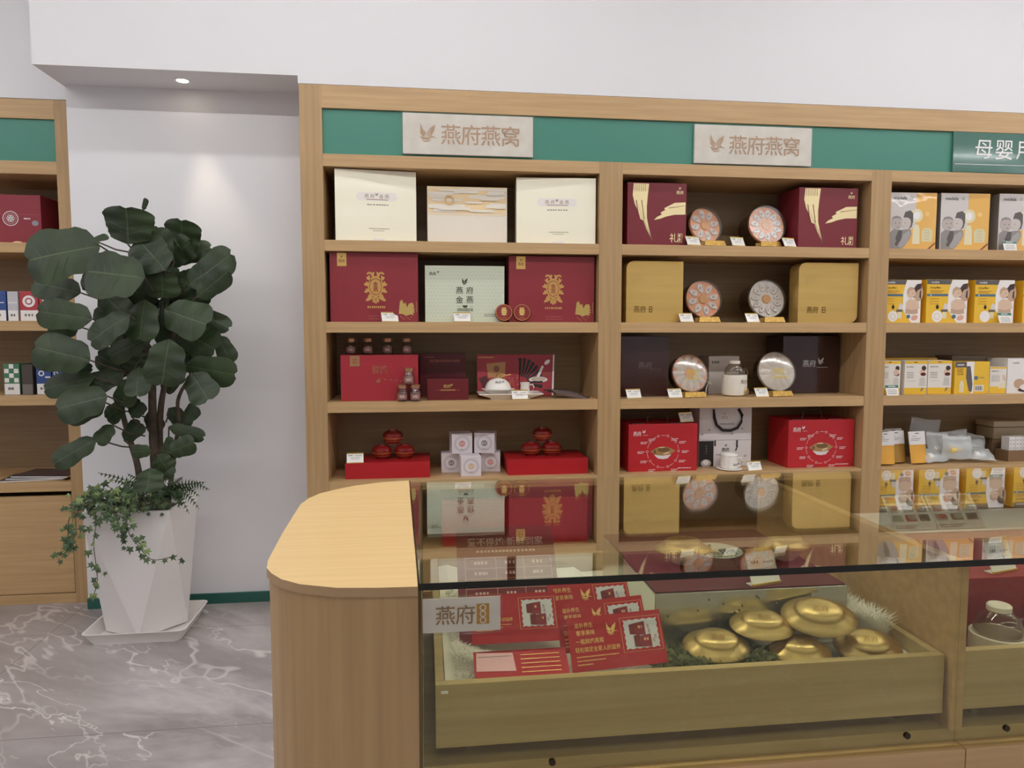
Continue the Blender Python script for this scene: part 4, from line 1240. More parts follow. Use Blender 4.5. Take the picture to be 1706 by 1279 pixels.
def p_yel(mb, F, w, h):
    P = lambda pts: [(w * a, h * b) for a, b in pts]
    mb.rect(F, .001, w * .6, h * .89, h * .997, DGREY, .0004)
    mb.text(F, 'medela', w * .2, h * .94, h * .07, WHITE)
    mb.shape(F, P([(.52, .33), (.53, .7), (.58, .9), (.62, .997), (.997, .997), (.997, .002), (.76, .002), (.6, .2)]), C('photo_white', (240, 236, 232), .4), .0006)
    mb.text(F, 'Swing Maxi', w * .21, h * .81, h * .065, C('brown_ink', (96, 66, 30), .5), kx=.9)
    mb.fine(F, w * .09, w * .42, h * .735, h * .02, C('ochre_ink', (176, 120, 40), .5)); mb.fine(F, w * .09, w * .36, h * .70, h * .018, C('ochre_ink', (176, 120, 40), .5))
    mb.rect(F, .001, w * .52, h * .615, h * .67, TEAL)
    mb.ell(F, w * .1, h * .64, w * .015, h * .015, WHITE, .0009, n=10)
    for i in range(3):
        mb.fine(F, w * .08, w * .3, h * (.56 - .06 * i), h * .014, C('ochre_ink', (176, 120, 40), .5))
    mb.ell(F, w * .27, h * .15, w * .13, w * .13, WHITE, .0008); mb.ring(F, w * .27, h * .15, w * .06, w * .075, C('device_ring', (224, 206, 150), .4), .001)
    mb.shape(F, P([(.27, .43), (.31, .37), (.29, .32), (.25, .32), (.23, .37)]), BLACK, .0008)
    mb.rect(F, w * .36, w * .52, h * .255, h * .31, DGREY, .0009)
    mb.shape(F, P([(.41, .31), (.52, .31), (.52, .42), (.45, .46), (.42, .4)]), C('flange_print', (222, 212, 210), .4), .0008)
    mb.shape(F, P([(.40, .1), (.50, .1), (.50, .255), (.40, .255)]), PALEY, .0007)
    # baby with mother behind
    mb.ell(F, w * .93, h * .70, w * .12, h * .2, SKIN2, .0007)
    mb.shape(F, P([(.80, .80), (.88, .90), (.997, .92), (.997, .80), (.9, .76), (.86, .70)]), HAIR, .0009)
    mb.shape(F, P([(.997, .78), (.997, .55), (.95, .6), (.96, .72)]), HAIR, .0009)
    mb.shape(F, P([(.60, .30), (.60, .48), (.70, .56), (.84, .54), (.94, .42), (.92, .32), (.80, .28)]), SKIN, .001)
    mb.ell(F, w * .73, h * .70, w * .115, h * .125, SKIN, .0012)
    mb.shape(F, P([(.63, .70), (.63, .78), (.70, .84), (.79, .82), (.84, .76), (.76, .77), (.68, .74), (.66, .66)]), SKIN2, .0014)
    mb.ell(F, w * .77, h * .69, w * .012, h * .01, HAIR, .0016, n=8); mb.ell(F, w * .81, h * .60, w * .02, h * .014, HAIR, .0016, n=8)
    mb.shape(F, P([(.84, .56), (.93, .48), (.97, .34), (.92, .32), (.86, .46), (.80, .55)]), SKIN, .0013)
    mb.shape(F, P([(.60, .22), (.60, .33), (.76, .30), (.92, .33), (.93, .22), (.8, .2)]), SKIN2, .0012)
    mb.ell(F, w * .68, h * .145, w * .05, w * .05, TEAL, .0012, n=16)
    mb.ell(F, w * .84, h * .12, w * .09, h * .06, C('pink_cloth', (220, 170, 150), .5), .0011, .3)
def ybox(label, x0, x1, z1, rz=0):
    return carton('pump_box', label, 'box', x0, x1, S2, z1, 3.16, .15, YEL, 'yellow baby-photo pump boxes', rz, p_yel)
ybox('yellow baby-photo pump box hard against the post, second shelf of the right bay', 2.158, 2.352, 1.494)
ybox('yellow baby-photo pump box second along the right bay second shelf', 2.381, 2.594, 1.497)
ybox('yellow baby-photo pump box with a price tag before it, second shelf', 2.633, 2.841, 1.497)
ybox('yellow baby-photo pump box cut off by the right picture edge', 2.890, 3.10, 1.497)

def p_white(mb, F, w, h):
    P = lambda pts: [(w * a, h * b) for a, b in pts]
    mb.rect(F, .001, w - .001, .001, h * .2, YEL)
    mb.rect(F, .001, w - .001, h * .91, h - .001, YEL)
    mb.rect(F, w * .4, w * .55, h * .945, h * .965, BLACK, .001)
    mb.fine(F, w * .08, w * .42, h * .82, h * .03, GREYP)
    for i in range(4):
        mb.fine(F, w * .1, w * .4, h * (.65 - .05 * i), h * .02, GREYP)
    mb.rect(F, w * .1, w * .5, h * .4, h * .405, GREYP)
    mb.ell(F, w * .78, h * .66, w * .13, h * .09, SKIN, .0008); mb.ell(F, w * .84, h * .78, w * .1, h * .07, HAIR, .001)
    mb.ell(F, w * .82, h * .6, w * .12, h * .05, DKRED, .001)
    mb.shape(F, P([(.64, .26), (.68, .5), (.9, .5), (.92, .26)]), C('pack_photo_grey', (206, 204, 196), .4), .0009)
    mb.shape(F, P([(.72, .1), (.78, .2), (.86, .2), (.78, .1)]), GREYP, .0009)
WC1 = C('white_carton', (232, 226, 216), .45)
for x0, x1, rz, lab in ((2.16, 2.266, 0, 'white and yellow carton nearest the post on the third shelf'), (2.290, 2.402, -4, 'white and yellow carton second from the post on the third shelf'), (2.412, 2.530, -4, 'white and yellow carton third from the post on the third shelf')):
    carton('carton', lab, 'box', x0, x1, S3, 1.11, 3.165, .12, WC1, 'white and yellow cartons', rz, p_white)
def p_bottlebox(mb, F, w, h):
    P = lambda pts: [(w * a, h * b) for a, b in pts]
    mb.rect(F, .001, w * .33, h * .82, h - .001, DGREY); mb.fine(F, w * .06, w * .25, h * .9, h * .04, WHITE, .001)
    mb.shape(F, P([(.33, .998), (.55, .998), (.55, .02), (.47, .02), (.34, .4)]), C('photo_white', (240, 236, 232), .4), .0006)
    mb.shape(F, P([(.33, .86), (.44, .86), (.48, .6), (.52, .3), (.5, .05), (.42, .1), (.36, .35), (.33, .5)]), DGREY, .0008)
    mb.ell(F, w * .44, h * .2, w * .05, h * .06, SKIN2, .001)
    for i in range(4):
        mb.fine(F, w * .06, w * .24, h * (.77 - .055 * i), h * .025, C('brown_ink', (96, 66, 30), .5))
    mb.shape(F, P([(.14, .05), (.27, .05), (.27, .3), (.23, .42), (.18, .42), (.14, .3)]), PALEY, .0008)
    mb.rect(F, w * .56, w * .67, h * .44, h * .55, TEAL)
    mb.fine(F, w * .7, w * .86, h * .5, h * .03, GREYP)
    mb.rect(F, w * .58, w * .84, h * .08, h * .27, WHITE)
    for i in range(9):
        mb.rect(F, w * (.61 + .024 * i), w * (.618 + .024 * i + .006 * (i % 3 == 0)), h * .11, h * .24, BLACK, .001)
carton('carton', 'yellow bottle carton with barcode on the third shelf of the right bay', 'box', 2.55, 2.734, S3, 1.104, 3.165, .12, YEL, None, 0, p_bottlebox)
def p_small(mb, F, w, h):
    mb.rect(F, .001, w - .001, .001, h * .27, YEL); mb.rect(F, .001, w - .001, h * .93, h - .001, YEL)
    mb.fine(F, w * .08, w * .5, h * .84, h * .04, GREYP)
    for i in range(4):
        mb.fine(F, w * .08, w * .6, h * (.66 - .06 * i), h * .02, GREYP)
    mb.ell(F, w * .86, h * .58, w * .09, h * .14, SKIN, .0008, .3)
    mb.shape(F, [(w * .5, h * .2), (w * .98, h * .2), (w * .98, h * .42), (w * .6, h * .36)], PALEY, .0009)
carton('carton', 'small white and yellow carton beside the large white picture carton', 'box', 2.738, 2.826, S3, 1.078, 3.165, .1, WC1, None, 0, p_small)
def p_large(mb, F, w, h):
    mb.text(F, 'medela', w * .22, h * .88, h * .07, DGREY)
    mb.ell(F, w * .66, h * .55, w * .16, h * .18, C('navy_cap_print', (84, 92, 112), .5)); mb.ell(F, w * .6, h * .42, w * .13, h * .12, SKIN2, .0008)
    mb.ell(F, w * .33, h * .28, w * .15, h * .14, SKIN2, .001); mb.ell(F, w * .55, h * .18, w * .2, h * .1, C('photo_white', (240, 236, 232), .4), .0012)
    mb.ell(F, w * .6, h * .1, w * .3, h * .07, HAIR, .0009)
carton('carton', 'large white carton with a parent and baby picture at the third shelf right edge', 'box', 2.831, 3.03, S3, 1.118, 3.165, .13, C('pure_white_carton', (236, 232, 228), .45), None, 0, p_large)
# rear yellow cartons behind
carton('carton', 'long yellow carton lying behind the white and yellow cartons', 'box', 2.19, 2.56, S3, 1.118, 3.30, .12, YEL, None, 0)
carton('carton', 'grey lidded carton behind the small white and yellow one', 'box', 2.64, 2.84, S3, 1.128, 3.30, .12, C('grey_carton', (116, 104, 88), .5), None, 0)

# lowest shelf: pouches and bags
AMB = C('amber_cloth', (224, 166, 62), .55)
def pouch(label, loc, rz, tilt, col):
    t = thing('hanging_pouch', label, 'pouch', loc, rz, 'white headed yellow pouches', tilt)
    w, h = .096, .155
    m = MB()
    F = Frame((-w / 2, 0, 0), (1, 0, 0), (0, 0, 1))
    v, f = [], []
    nx, nz = 8, 12
    for side in (-1, 1):
        for j in range(nz + 1):
            for i in range(nx + 1):
                a, b = i / nx, j / nz
                th = .016 * math.sin(math.pi * a) ** .6 * (max(0.03, 1 - b) ** .8)
                v.append((-w / 2 + a * w, side * th + .016, b * h * .62))
    n1 = (nx + 1) * (nz + 1)
    for s_ in range(2):
        for j in range(nz):
            for i in range(nx):
                q = s_ * n1 + j * (nx + 1) + i
                f.append((q, q + 1, q + nx + 2, q + nx + 1) if s_ == 0 else (q, q + nx + 1, q + nx + 2, q + 1))
    m.add(v, f, col); m.build('pouch_body', t, 50)
    m = MB(); m.box(-w / 2, w / 2, .013, .019, h * .58, h, WHITE, c=.001)
    F = Frame((-w / 2, .013, 0), (1, 0, 0), (0, 0, 1))
    m.rect(F, w * .38, w * .62, h * .925, h * .95, DGREY); m.text(F, 'medela', w * .32, h * .85, h * .05, DGREY); m.fine(F, w * .1, w * .7, h * .77, h * .016, GREYP); m.fine(F, w * .1, w * .6, h * .72, h * .016, GREYP)
    m.build('header_card', t)
    return t
po = [((2.225, 3.17), 3, -7, AMB, 'yellow pouch with white header at the post, front of the lowest shelf'), ((2.318, 3.21), 10, -9, C('dull_amber', (170, 126, 50), .5), 'dull amber pouch between the two bright front pouches'),
      ((2.408, 3.18), 8, -10, AMB, 'yellow pouch with white header third from the post'), ((2.235, 3.24), 2, -5, AMB, 'yellow pouch behind the one at the post'),
      ((2.235, 3.30), 4, -4, AMB, 'rearmost yellow pouch of the row at the post'), ((2.345, 3.28), 6, -6, AMB, 'rear yellow pouch behind the dull amber one')]
for (x, y), rz, tl, c_, lab in po:
    pouch(lab, (x, y, S4 + .0075), rz, tl, c_)
def bag(label, loc, rot, w, h, th, mat, inner, seed):
    t = thing('clear_bag', label, 'bag', loc, 0, 'clear accessory bags')
    t.rotation_euler = tuple(R(a) for a in rot)
    rnd = random.Random(seed)
    m = MB(); v = []; f = []
    nx, nz = 10, 10
    ph = [rnd.random() * 6 for _ in range(4)]
    for side in (-1, 1):
        for j in range(nz + 1):
            for i in range(nx + 1):
                a, b = i / nx, j / nz
                bulge = th * (math.sin(math.pi * a) ** .5) * (math.sin(math.pi * b) ** .5 if 0 < b < 1 else 0)
                wr = .0025 * math.sin(9 * a + ph[0] + 4 * b) + .002 * math.sin(13 * b + ph[1])
                v.append((-w / 2 + a * w + .004 * math.sin(5 * b + ph[2]), side * (bulge + .0006) + wr, b * h + .004 * math.sin(5 * a + ph[3])))
    n1 = (nx + 1) * (nz + 1)
    for s_ in range(2):
        for j in range(nz):
            for i in range(nx):
                q = s_ * n1 + j * (nx + 1) + i
                f.append((q, q + 1, q + nx + 2, q + nx + 1) if s_ == 0 else (q, q + nx + 1, q + nx + 2, q + 1))
    m.add(v, f, mat); m.build('bag_film', t, 60)
    m = MB()
    if inner:
        Mt = Matrix.Translation((-.01, 0, h * .4)) @ Matrix.Rotation(R(90), 4, 'Y')
        m.lathe([(.012, -.03), (.02, -.026), (.02, -.005), (.012, .0), (.012, .025), (.009, .03), (0, .03)], inner, 18, Mt); m.build('accessory', t, 40)
    m = MB(); m.box(-w * .47, w * .47, -.0022, .0022, h * .86, h * .97, C('bag_header', (224, 224, 222), .4)); m.build('header_strip', t)
    return t
PYE = C('yellow_plastic', (236, 206, 110), .35); WPL = C('white_plastic', (232, 232, 228), .4)
bag('clear bag with a yellow connector upright in front of the bag heap', (2.604, 3.19, S4 + .022), (-8, 0, -4), .148, .112, .016, FROST, PYE, 1)
bag('clear bag with white parts standing behind the yellow connector bag', (2.552, 3.25, S4 + .012), (-10, 3, 6), .13, .135, .02, FROST, WPL, 2)
bag('clear bag leaning at the right of the heap top', (2.665, 3.27, S4 + .012), (-12, -3, -3), .15, .138, .02, FROST, WPL, 3)
bag('clear bag lying crumpled at the left front foot of the heap', (2.50, 3.185, S4 + .012), (-55, -5, 10), .12, .09, .014, FROST, WPL, 4)
bag('clear bag lying flat at the right front foot of the heap', (2.737, 3.17, S4 + .014), (-62, 4, -8), .13, .1, .018, FROST, WPL, 5)
bag('clear bag with teal parts high at the back of the heap', (2.545, 3.35, S4 + .012), (-6, 5, 4), .17, .19, .025, FROST, C('teal_plastic', (170, 206, 206), .4), 6)
bag('clear bag slumped over the right back of the heap', (2.775, 3.30, S4 + .024), (-24, 10, -8), .14, .11, .022, FROST, WPL, 7)
t = thing('storage_container', 'beige lidded storage container at the right picture edge', 'container', (3.0, 3.36, .70))
m = MB(); m.box(-.11, .11, -.06, .06, 0, .06, C('beige_plastic', (168, 152, 122), .4), c=.008); m.build('container_body', t, 40)
m = MB(); m.box(-.113, .113, -.063, .063, .061, .092, C('beige_lid', (176, 160, 130), .4), c=.008); m.build('container_lid', t, 40)
carton('carton', 'brown open carton holding up the beige container', 'box', 2.885, 3.115, S4, .699, 3.30, .14, C('kraft', (110, 88, 62), .6))
for i in range(3):
    x = 2.905 + i * .036
    carton('patterned_pack', ['white pack with black marks nearest the heap, before the beige container', 'middle white pack with black marks before the beige container', 'rightmost white pack with black marks before the beige container'][i], 'pack', x, x + .033, .655, .722, 3.215, .05, WHITE, 'small packs with black marks', 0,
           lambda mb, F, w, h: [mb.text(F, 'X', w * (.25 + .5 * (k % 2)), h * (.18 + .3 * (k // 2)), h * .16, BLACK) for k in range(6)])
carton('carton', 'low brown tray carton under the small packs with black marks', 'box', 2.89, 3.115, S4, .6548, 3.20, .085, C('kraft2', (128, 100, 70), .6))

# ------------------------------------------------------------------ potted fig
plant = thing('potted_fig_tree', 'large fiddle-leaf fig with trailing ivy in a white faceted planter', 'potted plant', (-1.165, 3.09, .008))
PX, PY = -1.165, 3.09
def ploc(p):
    return (p[0] - PX, p[1] - PY, p[2] - .008)
top_h, bot_h = .535, .006
top = [(-.172, -.155), (.16, -.165), (.172, .155), (-.16, .165)]
bot = [(.012, -.128), (.152, .03), (-.012, .15), (-.152, -.03)]
m = MB()
v = [(x, y, bot_h) for x, y in bot] + [(x, y, top_h) for x, y in top]
k = .93
v += [(x * k, y * k, top_h) for x, y in top] + [(x * k * .97, y * k * .97, top_h - .05) for x, y in top]
f = [(3, 2, 1, 0)]
for i in range(4):
    j = (i + 1) % 4
    f += [(4 + i, i, 4 + j), (i, j, 4 + j)]
    f += [(4 + i, 4 + j, 8 + j, 8 + i), (8 + i, 8 + j, 12 + j, 12 + i)]
m.add(v, f, POTW)
m.build('planter', plant)
m = MB(); m.add([(x * k * .97, y * k * .97, top_h - .04) for x, y in top], [(0, 1, 2, 3)], SOIL)
for i in range(40):
    a, b = random.uniform(-.13, .13), random.uniform(-.12, .12)
    m.lathe([(.014, 0), (.012, .01), (0, .016)], SOIL, 6, Matrix.Translation((a, b, top_h - .041)))
m.build('soil', plant)
def spl(pts, n=6):
    out = []
    for i in range(len(pts) - 1):
        p0 = Vector(pts[max(i - 1, 0)]); p1 = Vector(pts[i]); p2 = Vector(pts[i + 1]); p3 = Vector(pts[min(i + 2, len(pts) - 1)])
        for q in range(n):
            t_ = q / n
            out.append(.5 * ((2 * p1) + (p2 - p0) * t_ + (2 * p0 - 5 * p1 + 4 * p2 - p3) * t_ ** 2 + (3 * p1 - p0 - 3 * p2 + p3) * t_ ** 3))
    out.append(Vector(pts[-1]))
    return out
for pts, y0, y1, r0 in ((((-1.144, .50), (-1.153, .687), (-1.174, .794), (-1.201, .922), (-1.202, .99), (-1.162, 1.095), (-1.2, 1.3)), 3.03, 3.0, .014),
                        (((-1.109, .50), (-1.099, .689), (-1.1, .85), (-1.096, .987), (-1.093, 1.048), (-1.117, 1.191), (-1.155, 1.318), (-1.13, 1.6)), 3.06, 3.02, .02),
                        (((-1.091, .50), (-1.085, .787), (-1.073, .925), (-1.055, 1.016), (-1.021, 1.168), (-.973, 1.4)), 3.08, 3.04, .016),
                        (((-1.058, .50), (-1.018, .748), (-.993, .869), (-.989, .974), (-.944, 1.057), (-.891, 1.131)), 3.05, 3.0, .011)):
    n = len(pts)
    P = spl([ploc((x, y0 + (y1 - y0) * i / (n - 1), z)) for i, (x, z) in enumerate(pts)])
    m = MB(); m.tube(P, lambda u, r0=r0: r0 * (1 - .55 * u), BARK, 9); m.build('trunk', plant, 60)
LEAVES = [(-1.12,1.583,-1.108,1.721,.211,2.92),(-.978,1.558,-.955,1.7,.165,3.07),(-1.213,1.573,-1.467,1.52,.221,2.9),(-1.027,1.449,-1.222,1.475,.204,2.82),(-.98,1.484,-1.085,1.603,.145,2.9),(-.984,1.531,-1.062,1.637,.127,3.02),(-.922,1.432,-.741,1.555,.137,2.97),(-.873,1.385,-.74,1.484,.096,2.92),(-1.01,1.542,-.865,1.601,.098,3.1),(-1.341,1.402,-1.521,1.448,.119,3.02),(-1.238,1.297,-1.46,1.331,.121,2.87),(-1.251,1.141,-1.454,1.198,.155,2.87),(-1.253,1.076,-1.453,1.034,.099,2.9),(-1.192,1.006,-1.373,.962,.143,2.86),(-.919,1.337,-.775,1.274,.079,3.02),(-.986,1.334,-.815,1.269,.16,2.9),(-.923,1.116,-.732,1.081,.119,2.92),(-.888,1.089,-.815,.983,.121,2.87),(-.841,1.232,-.787,1.123,.081,3.07),(-1.085,1.31,-1.238,1.22,.122,2.82),(-1.048,1.368,-1.061,1.215,.128,2.87),(-1.25,1.407,-1.14,1.302,.109,2.97),(-1.065,1.219,-1.217,1.151,.091,2.9),(-.955,1.219,-.975,1.049,.149,2.84),(-.942,1.255,-.811,1.177,.147,2.94),(-1.097,1.11,-1.094,1.0,.107,2.92),(-1.172,1.093,-1.303,1.027,.094,2.97),(-1.133,1.066,-1.171,.957,.088,2.92),(-.953,.889,-.905,.956,.074,2.97),(-1.151,.914,-1.106,.977,.074,2.97),(-1.208,1.429,-1.043,1.387,.109,2.97),(-.996,1.375,-.841,1.39,.071,3.02),(-1.001,1.485,-1.005,1.377,.13,2.92),(-1.165,1.556,-1.127,1.436,.161,3.07),(-1.015,1.435,-.939,1.338,.128,3.04),(-1.238,1.525,-1.349,1.405,.129,3.07),(-1.257,1.331,-1.191,1.178,.13,3.1),(-1.076,1.332,-.999,1.208,.147,3.1),(-1.389,1.27,-1.496,1.255,.09,3.1),(-1.432,1.104,-1.34,1.103,.048,3.07),(-1.082,1.562,-1.064,1.669,.082,3.12),(-1.141,1.747,-1.121,1.793,.029,3.14),(-1.318,1.617,-1.274,1.644,.033,3.1),(-1.201,.888,-1.252,.826,.069,2.92),(-1.256,.837,-1.402,.752,.095,2.9),(-1.194,.817,-1.131,.887,.075,3.0),(-.997,.777,-.901,.816,.084,2.92),(-1.011,.871,-.863,.83,.059,2.97),(-1.056,.789,-1.116,.788,.057,2.9),(-1.033,.752,-.984,.823,.074,2.96),(-1.028,.707,-.973,.691,.05,2.92),(-1.047,.726,-1.05,.639,.124,2.86),(-1.225,.976,-1.384,.92,.1,2.92),(-1.177,.963,-1.249,.904,.086,2.97),(-1.025,.941,-.956,.855,.075,3.02),(-1.123,.921,-1.082,.843,.073,3.07),(-1.039,.767,-1.0,.706,.084,2.92)]
# outline of a fiddle leaf: half width along its length, widest near the tip, notched tip
PROF = [(0, .04), (.06, .20), (.14, .36), (.26, .43), (.38, .42), (.50, .46), (.64, .50), (.78, .50), (.89, .43), (.96, .30), (1.0, .12)]
def fig_leaf(mb, b, t_, w, rnd):
    b, t_ = Vector(b), Vector(t_)
    d = (t_ - b); L_ = d.length; d.normalize()
    nrm = Vector((0, -1, 0)) + Vector((rnd.uniform(-.25, .25), 0, rnd.uniform(.0, .55)))
    nrm = (nrm - d * nrm.dot(d)).normalized()
    s = d.cross(nrm).normalized()
    cols = (-1, -.62, -.22, -.03, .03, .22, .62, 1)
    v = []; f = []; fv = []
    curl = rnd.uniform(-.10, .16); cup = rnd.uniform(.05, .2)
    def half(u):
        for (u0, h0), (u1, h1) in zip(PROF, PROF[1:]):
            if u <= u1:
                return h0 + (h1 - h0) * (u - u0) / (u1 - u0)
        return PROF[-1][1]
    def pos(u, c, lift=0.0):
        hw = half(u)
        uu = u - .05 * (1 - abs(c)) * (u - .93) / .07 if u > .93 else u
        z = -cup * w * (abs(c) ** 1.5) * hw * 1.2 + .02 * w * math.sin(u * 18 + (2 if c > 0 else 0)) * abs(c) - curl * L_ * u * u
        z += .010 * w * math.sin(u * 40 - abs(c) * 9) * min(1, abs(c) * 3)
        if abs(c) < .1: z += -.012 * w
        return b + d * (uu * L_) + s * (c * hw * w) + nrm * (z + lift)
    US = [q / 22 for q in range(23)]
    for u in US:
        for c in cols:
            v.append(pos(u, c))
    nc = len(cols)
    for i in range(len(US) - 1):
        for q in range(nc - 1):
            face = (i * nc + q, i * nc + q + 1, (i + 1) * nc + q + 1, (i + 1) * nc + q)
            (fv if q == 3 else f).append(face)
    o = len(mb.v)
    mb.add(v, f, LEAF)
    kk = mb.mi(LEAFV)
    for fc in fv:
        mb.f.append(tuple(i + o for i in fc)); mb.m.append(kk)
    if w > .06:
        for u0 in (.14, .27, .40, .53, .66, .78):
            for sg in (-1, 1):
                A = []
                for q in range(5):
                    c = .04 + .86 * q / 4
                    u = min(.97, u0 + .15 * c + .05 * c * c)
                    hw_ = .006 * (1 - .7 * q / 4)
                    A += [pos(u - hw_, sg * c, .0007), pos(u + hw_, sg * c, .0007)]
                mb.add(A, [(2 * q, 2 * q + 2, 2 * q + 3, 2 * q + 1) for q in range(4)], LEAFV2)
rnd = random.Random(7)
m = MB()
stems = MB()
for x0, z0, x1, z1, w, y in LEAVES:
    dy = rnd.uniform(-.05, .03)
    fig_leaf(m, ploc((x0, y, z0)), ploc((x1, y + dy, z1)), w, rnd)
    zt = z0 - .06
    tx = max(-1.19, min(-.95, x0)) * .5 - .53
    stems.tube([ploc((x0, y, z0)), ploc(((x0 + tx) / 2, (y + 3.03) / 2, (z0 + zt) / 2 - .01)), ploc((tx, 3.03, zt))], .0032, BARK, 5)
# inner filler leaves
for i in range(34):
    a = rnd.uniform(0, 6.28); zc = rnd.uniform(1.05, 1.55); r_ = rnd.uniform(.02, .1)
    b = (-1.08 + r_ * math.cos(a), 3.06 + .6 * r_ * math.sin(a), zc)
    t_ = (b[0] + rnd.uniform(.08, .15) * math.cos(a), b[1] + .05 * math.sin(a), zc + rnd.uniform(-.08, .08))
    fig_leaf(m, ploc(b), ploc(t_), rnd.uniform(.1, .15), rnd)
m.build('fig_leaves', plant, 180)
stems.build('leaf_stalks', plant, 60)
# ivy
def ivy_leaf(mb, c, ang, s, rnd, mat):
    pts = []
    lobes = [(0, 1.0), (.42, .42), (.95, .78), (1.35, .40), (2.05, .62), (2.7, .30), (3.14, .22)]
    full = [(a, r) for a, r in lobes] + [(-a, r) for a, r in reversed(lobes[1:-1])]
    n = Vector((rnd.uniform(-.5, .5), -1, rnd.uniform(-.1, .7))).normalized()
    d = Vector((math.cos(ang), 0, math.sin(ang))); d = (d - n * d.dot(n)).normalized(); e = n.cross(d)
    c = Vector(c)
    v = [c + n * .003]
    for a, r in full:
        v.append(c + d * (s * r * math.cos(a)) + e * (s * r * math.sin(a)))
    k = len(full)
    mb.add(v, [(0, 1 + i, 1 + (i + 1) % k) for i in range(k)], mat)
IV = [([(-1.156, .615), (-1.224, .617), (-1.292, .583), (-1.347, .548), (-1.362, .498), (-1.359, .418)], 2.88, 46),
      ([(-1.206, .611), (-1.248, .576), (-1.257, .504), (-1.267, .432), (-1.261, .344), (-1.26, .286), (-1.275, .235)], 2.87, 26),
      ([(-1.13, .604), (-1.139, .54), (-1.128, .475), (-1.103, .438), (-1.09, .416), (-1.045, .371), (-.956, .385)], 2.85, 36),
      ([(-1.163, .612), (-1.185, .57), (-1.167, .512), (-1.156, .44)], 2.86, 30),
      ([(-1.264, .603), (-1.32, .562), (-1.329, .489), (-1.352, .432), (-1.38, .397)], 2.87, 34),
      ([(-1.0, .57), (-1.1, .585), (-1.2, .6), (-1.28, .6)], 2.9, 110), ([(-1.05, .60), (-1.15, .61), (-1.25, .62), (-1.33, .57)], 2.93, 110), ([(-1.16, .60), (-1.19, .57), (-1.15, .53), (-1.16, .48)], 2.86, 40)]
mi_, ms_ = MB(), MB()
IVL = C('ivy_light', (122, 140, 84), .5)
for pts, y, n in IV:
    P = spl([ploc((x, y + (.06 if i == 0 else 0), z)) for i, (x, z) in enumerate(pts)], 8)
    ms_.tube(P, .0016, BARK, 5)
    for i in range(n):
        u = (i + rnd.random()) / n
        if rnd.random() < .3 * u: continue
        p = P[min(int(u * (len(P) - 1)), len(P) - 1)] + Vector((rnd.gauss(0, .012 + .018 * (1 - u)), rnd.gauss(-.008, .012), rnd.gauss(0, .012 + .015 * (1 - u))))
        ivy_leaf(mi_, p, rnd.uniform(-2.6, -.4), rnd.uniform(.014, .028), rnd, IVL if rnd.random() < .15 else IVY)
mi_.build('ivy_leaves', plant); ms_.build('ivy_vine', plant, 60)
# ferns
mf = MB()
def frond(p0, p1, w, droop):
    p0, p1 = Vector(ploc(p0)), Vector(ploc(p1))
    n = 16
    pts = [p0.lerp(p1, i / n) + Vector((0, -.01, droop * math.sin(math.pi * i / n * .9))) for i in range(n + 1)]
    mf.tube(pts, .0012, FERN, 4)
    for i in range(1, n):
        d = (pts[i + 1] - pts[i]).normalized()
        s = d.cross(Vector((0, -1, 0))).normalized()
        L_ = w * math.sin(math.pi * (i / n) ** .7) + .004
        for sg in (-1, 1):
            a, b = pts[i], pts[i] + s * sg * L_ + d * L_ * .35
            mf.add([a - d * .004, a + d * .004, b + Vector((0, -.003, -.004))], [(0, 1, 2)], FERN)
for p1, w, dr in (((-.87, 2.95, .645), .026, .02), ((-.955, 2.95, .672), .024, .01), ((-.89, 2.93, .53), .028, .06), ((-.92, 2.9, .515), .026, .07), ((-.86, 2.97, .60), .026, .05), ((-.94, 2.86, .55), .026, .06), ((-1.275, 2.96, .69), .02, .02), ((-1.215, 2.95, .665), .02, .01), ((-1.158, 2.94, .692), .02, .01), ((-1.16, 2.93, .66), .022, .02), ((-1.0, 2.9, .61), .024, .03), ((-.9, 2.97, .575), .026, .05)):
    frond((-1.06, 3.02, .57), p1, w, dr)
mf.build('fern_fronds', plant)
# saucer
t = thing('plant_saucer', 'square white plastic saucer under the planter on the marble floor', 'saucer', (-1.165, 3.10, 0))
m = MB()
def rr(hx, hy, z, r=.03, n=5):
    out = []
    for cx, cy, a0 in ((hx - r, hy - r, 0), (-hx + r, hy - r, 90), (-hx + r, -hy + r, 180), (hx - r, -hy + r, 270)):
        for i in range(n + 1):
            a = R(a0 + 90 * i / n)
            out.append((cx + r * math.cos(a), cy + r * math.sin(a), z))
    return out
loops = [rr(.172, .148, .0), rr(.172, .148, .003), rr(.196, .168, .046), rr(.199, .171, .05), rr(.192, .164, .05), rr(.168, .144, .0075)]
nl = len(loops[0]); v = sum(loops, []); f = []
for q in range(len(loops) - 1):
    for i in range(nl):
        j = (i + 1) % nl
        f.append((q * nl + i, q * nl + j, (q + 1) * nl + j, (q + 1) * nl + i))
f.append(tuple(range(nl - 1, -1, -1))); f.append(tuple((len(loops) - 1) * nl + i for i in range(nl)))
m.add(v, f, TRAYW); m.build('saucer_dish', t, 40)

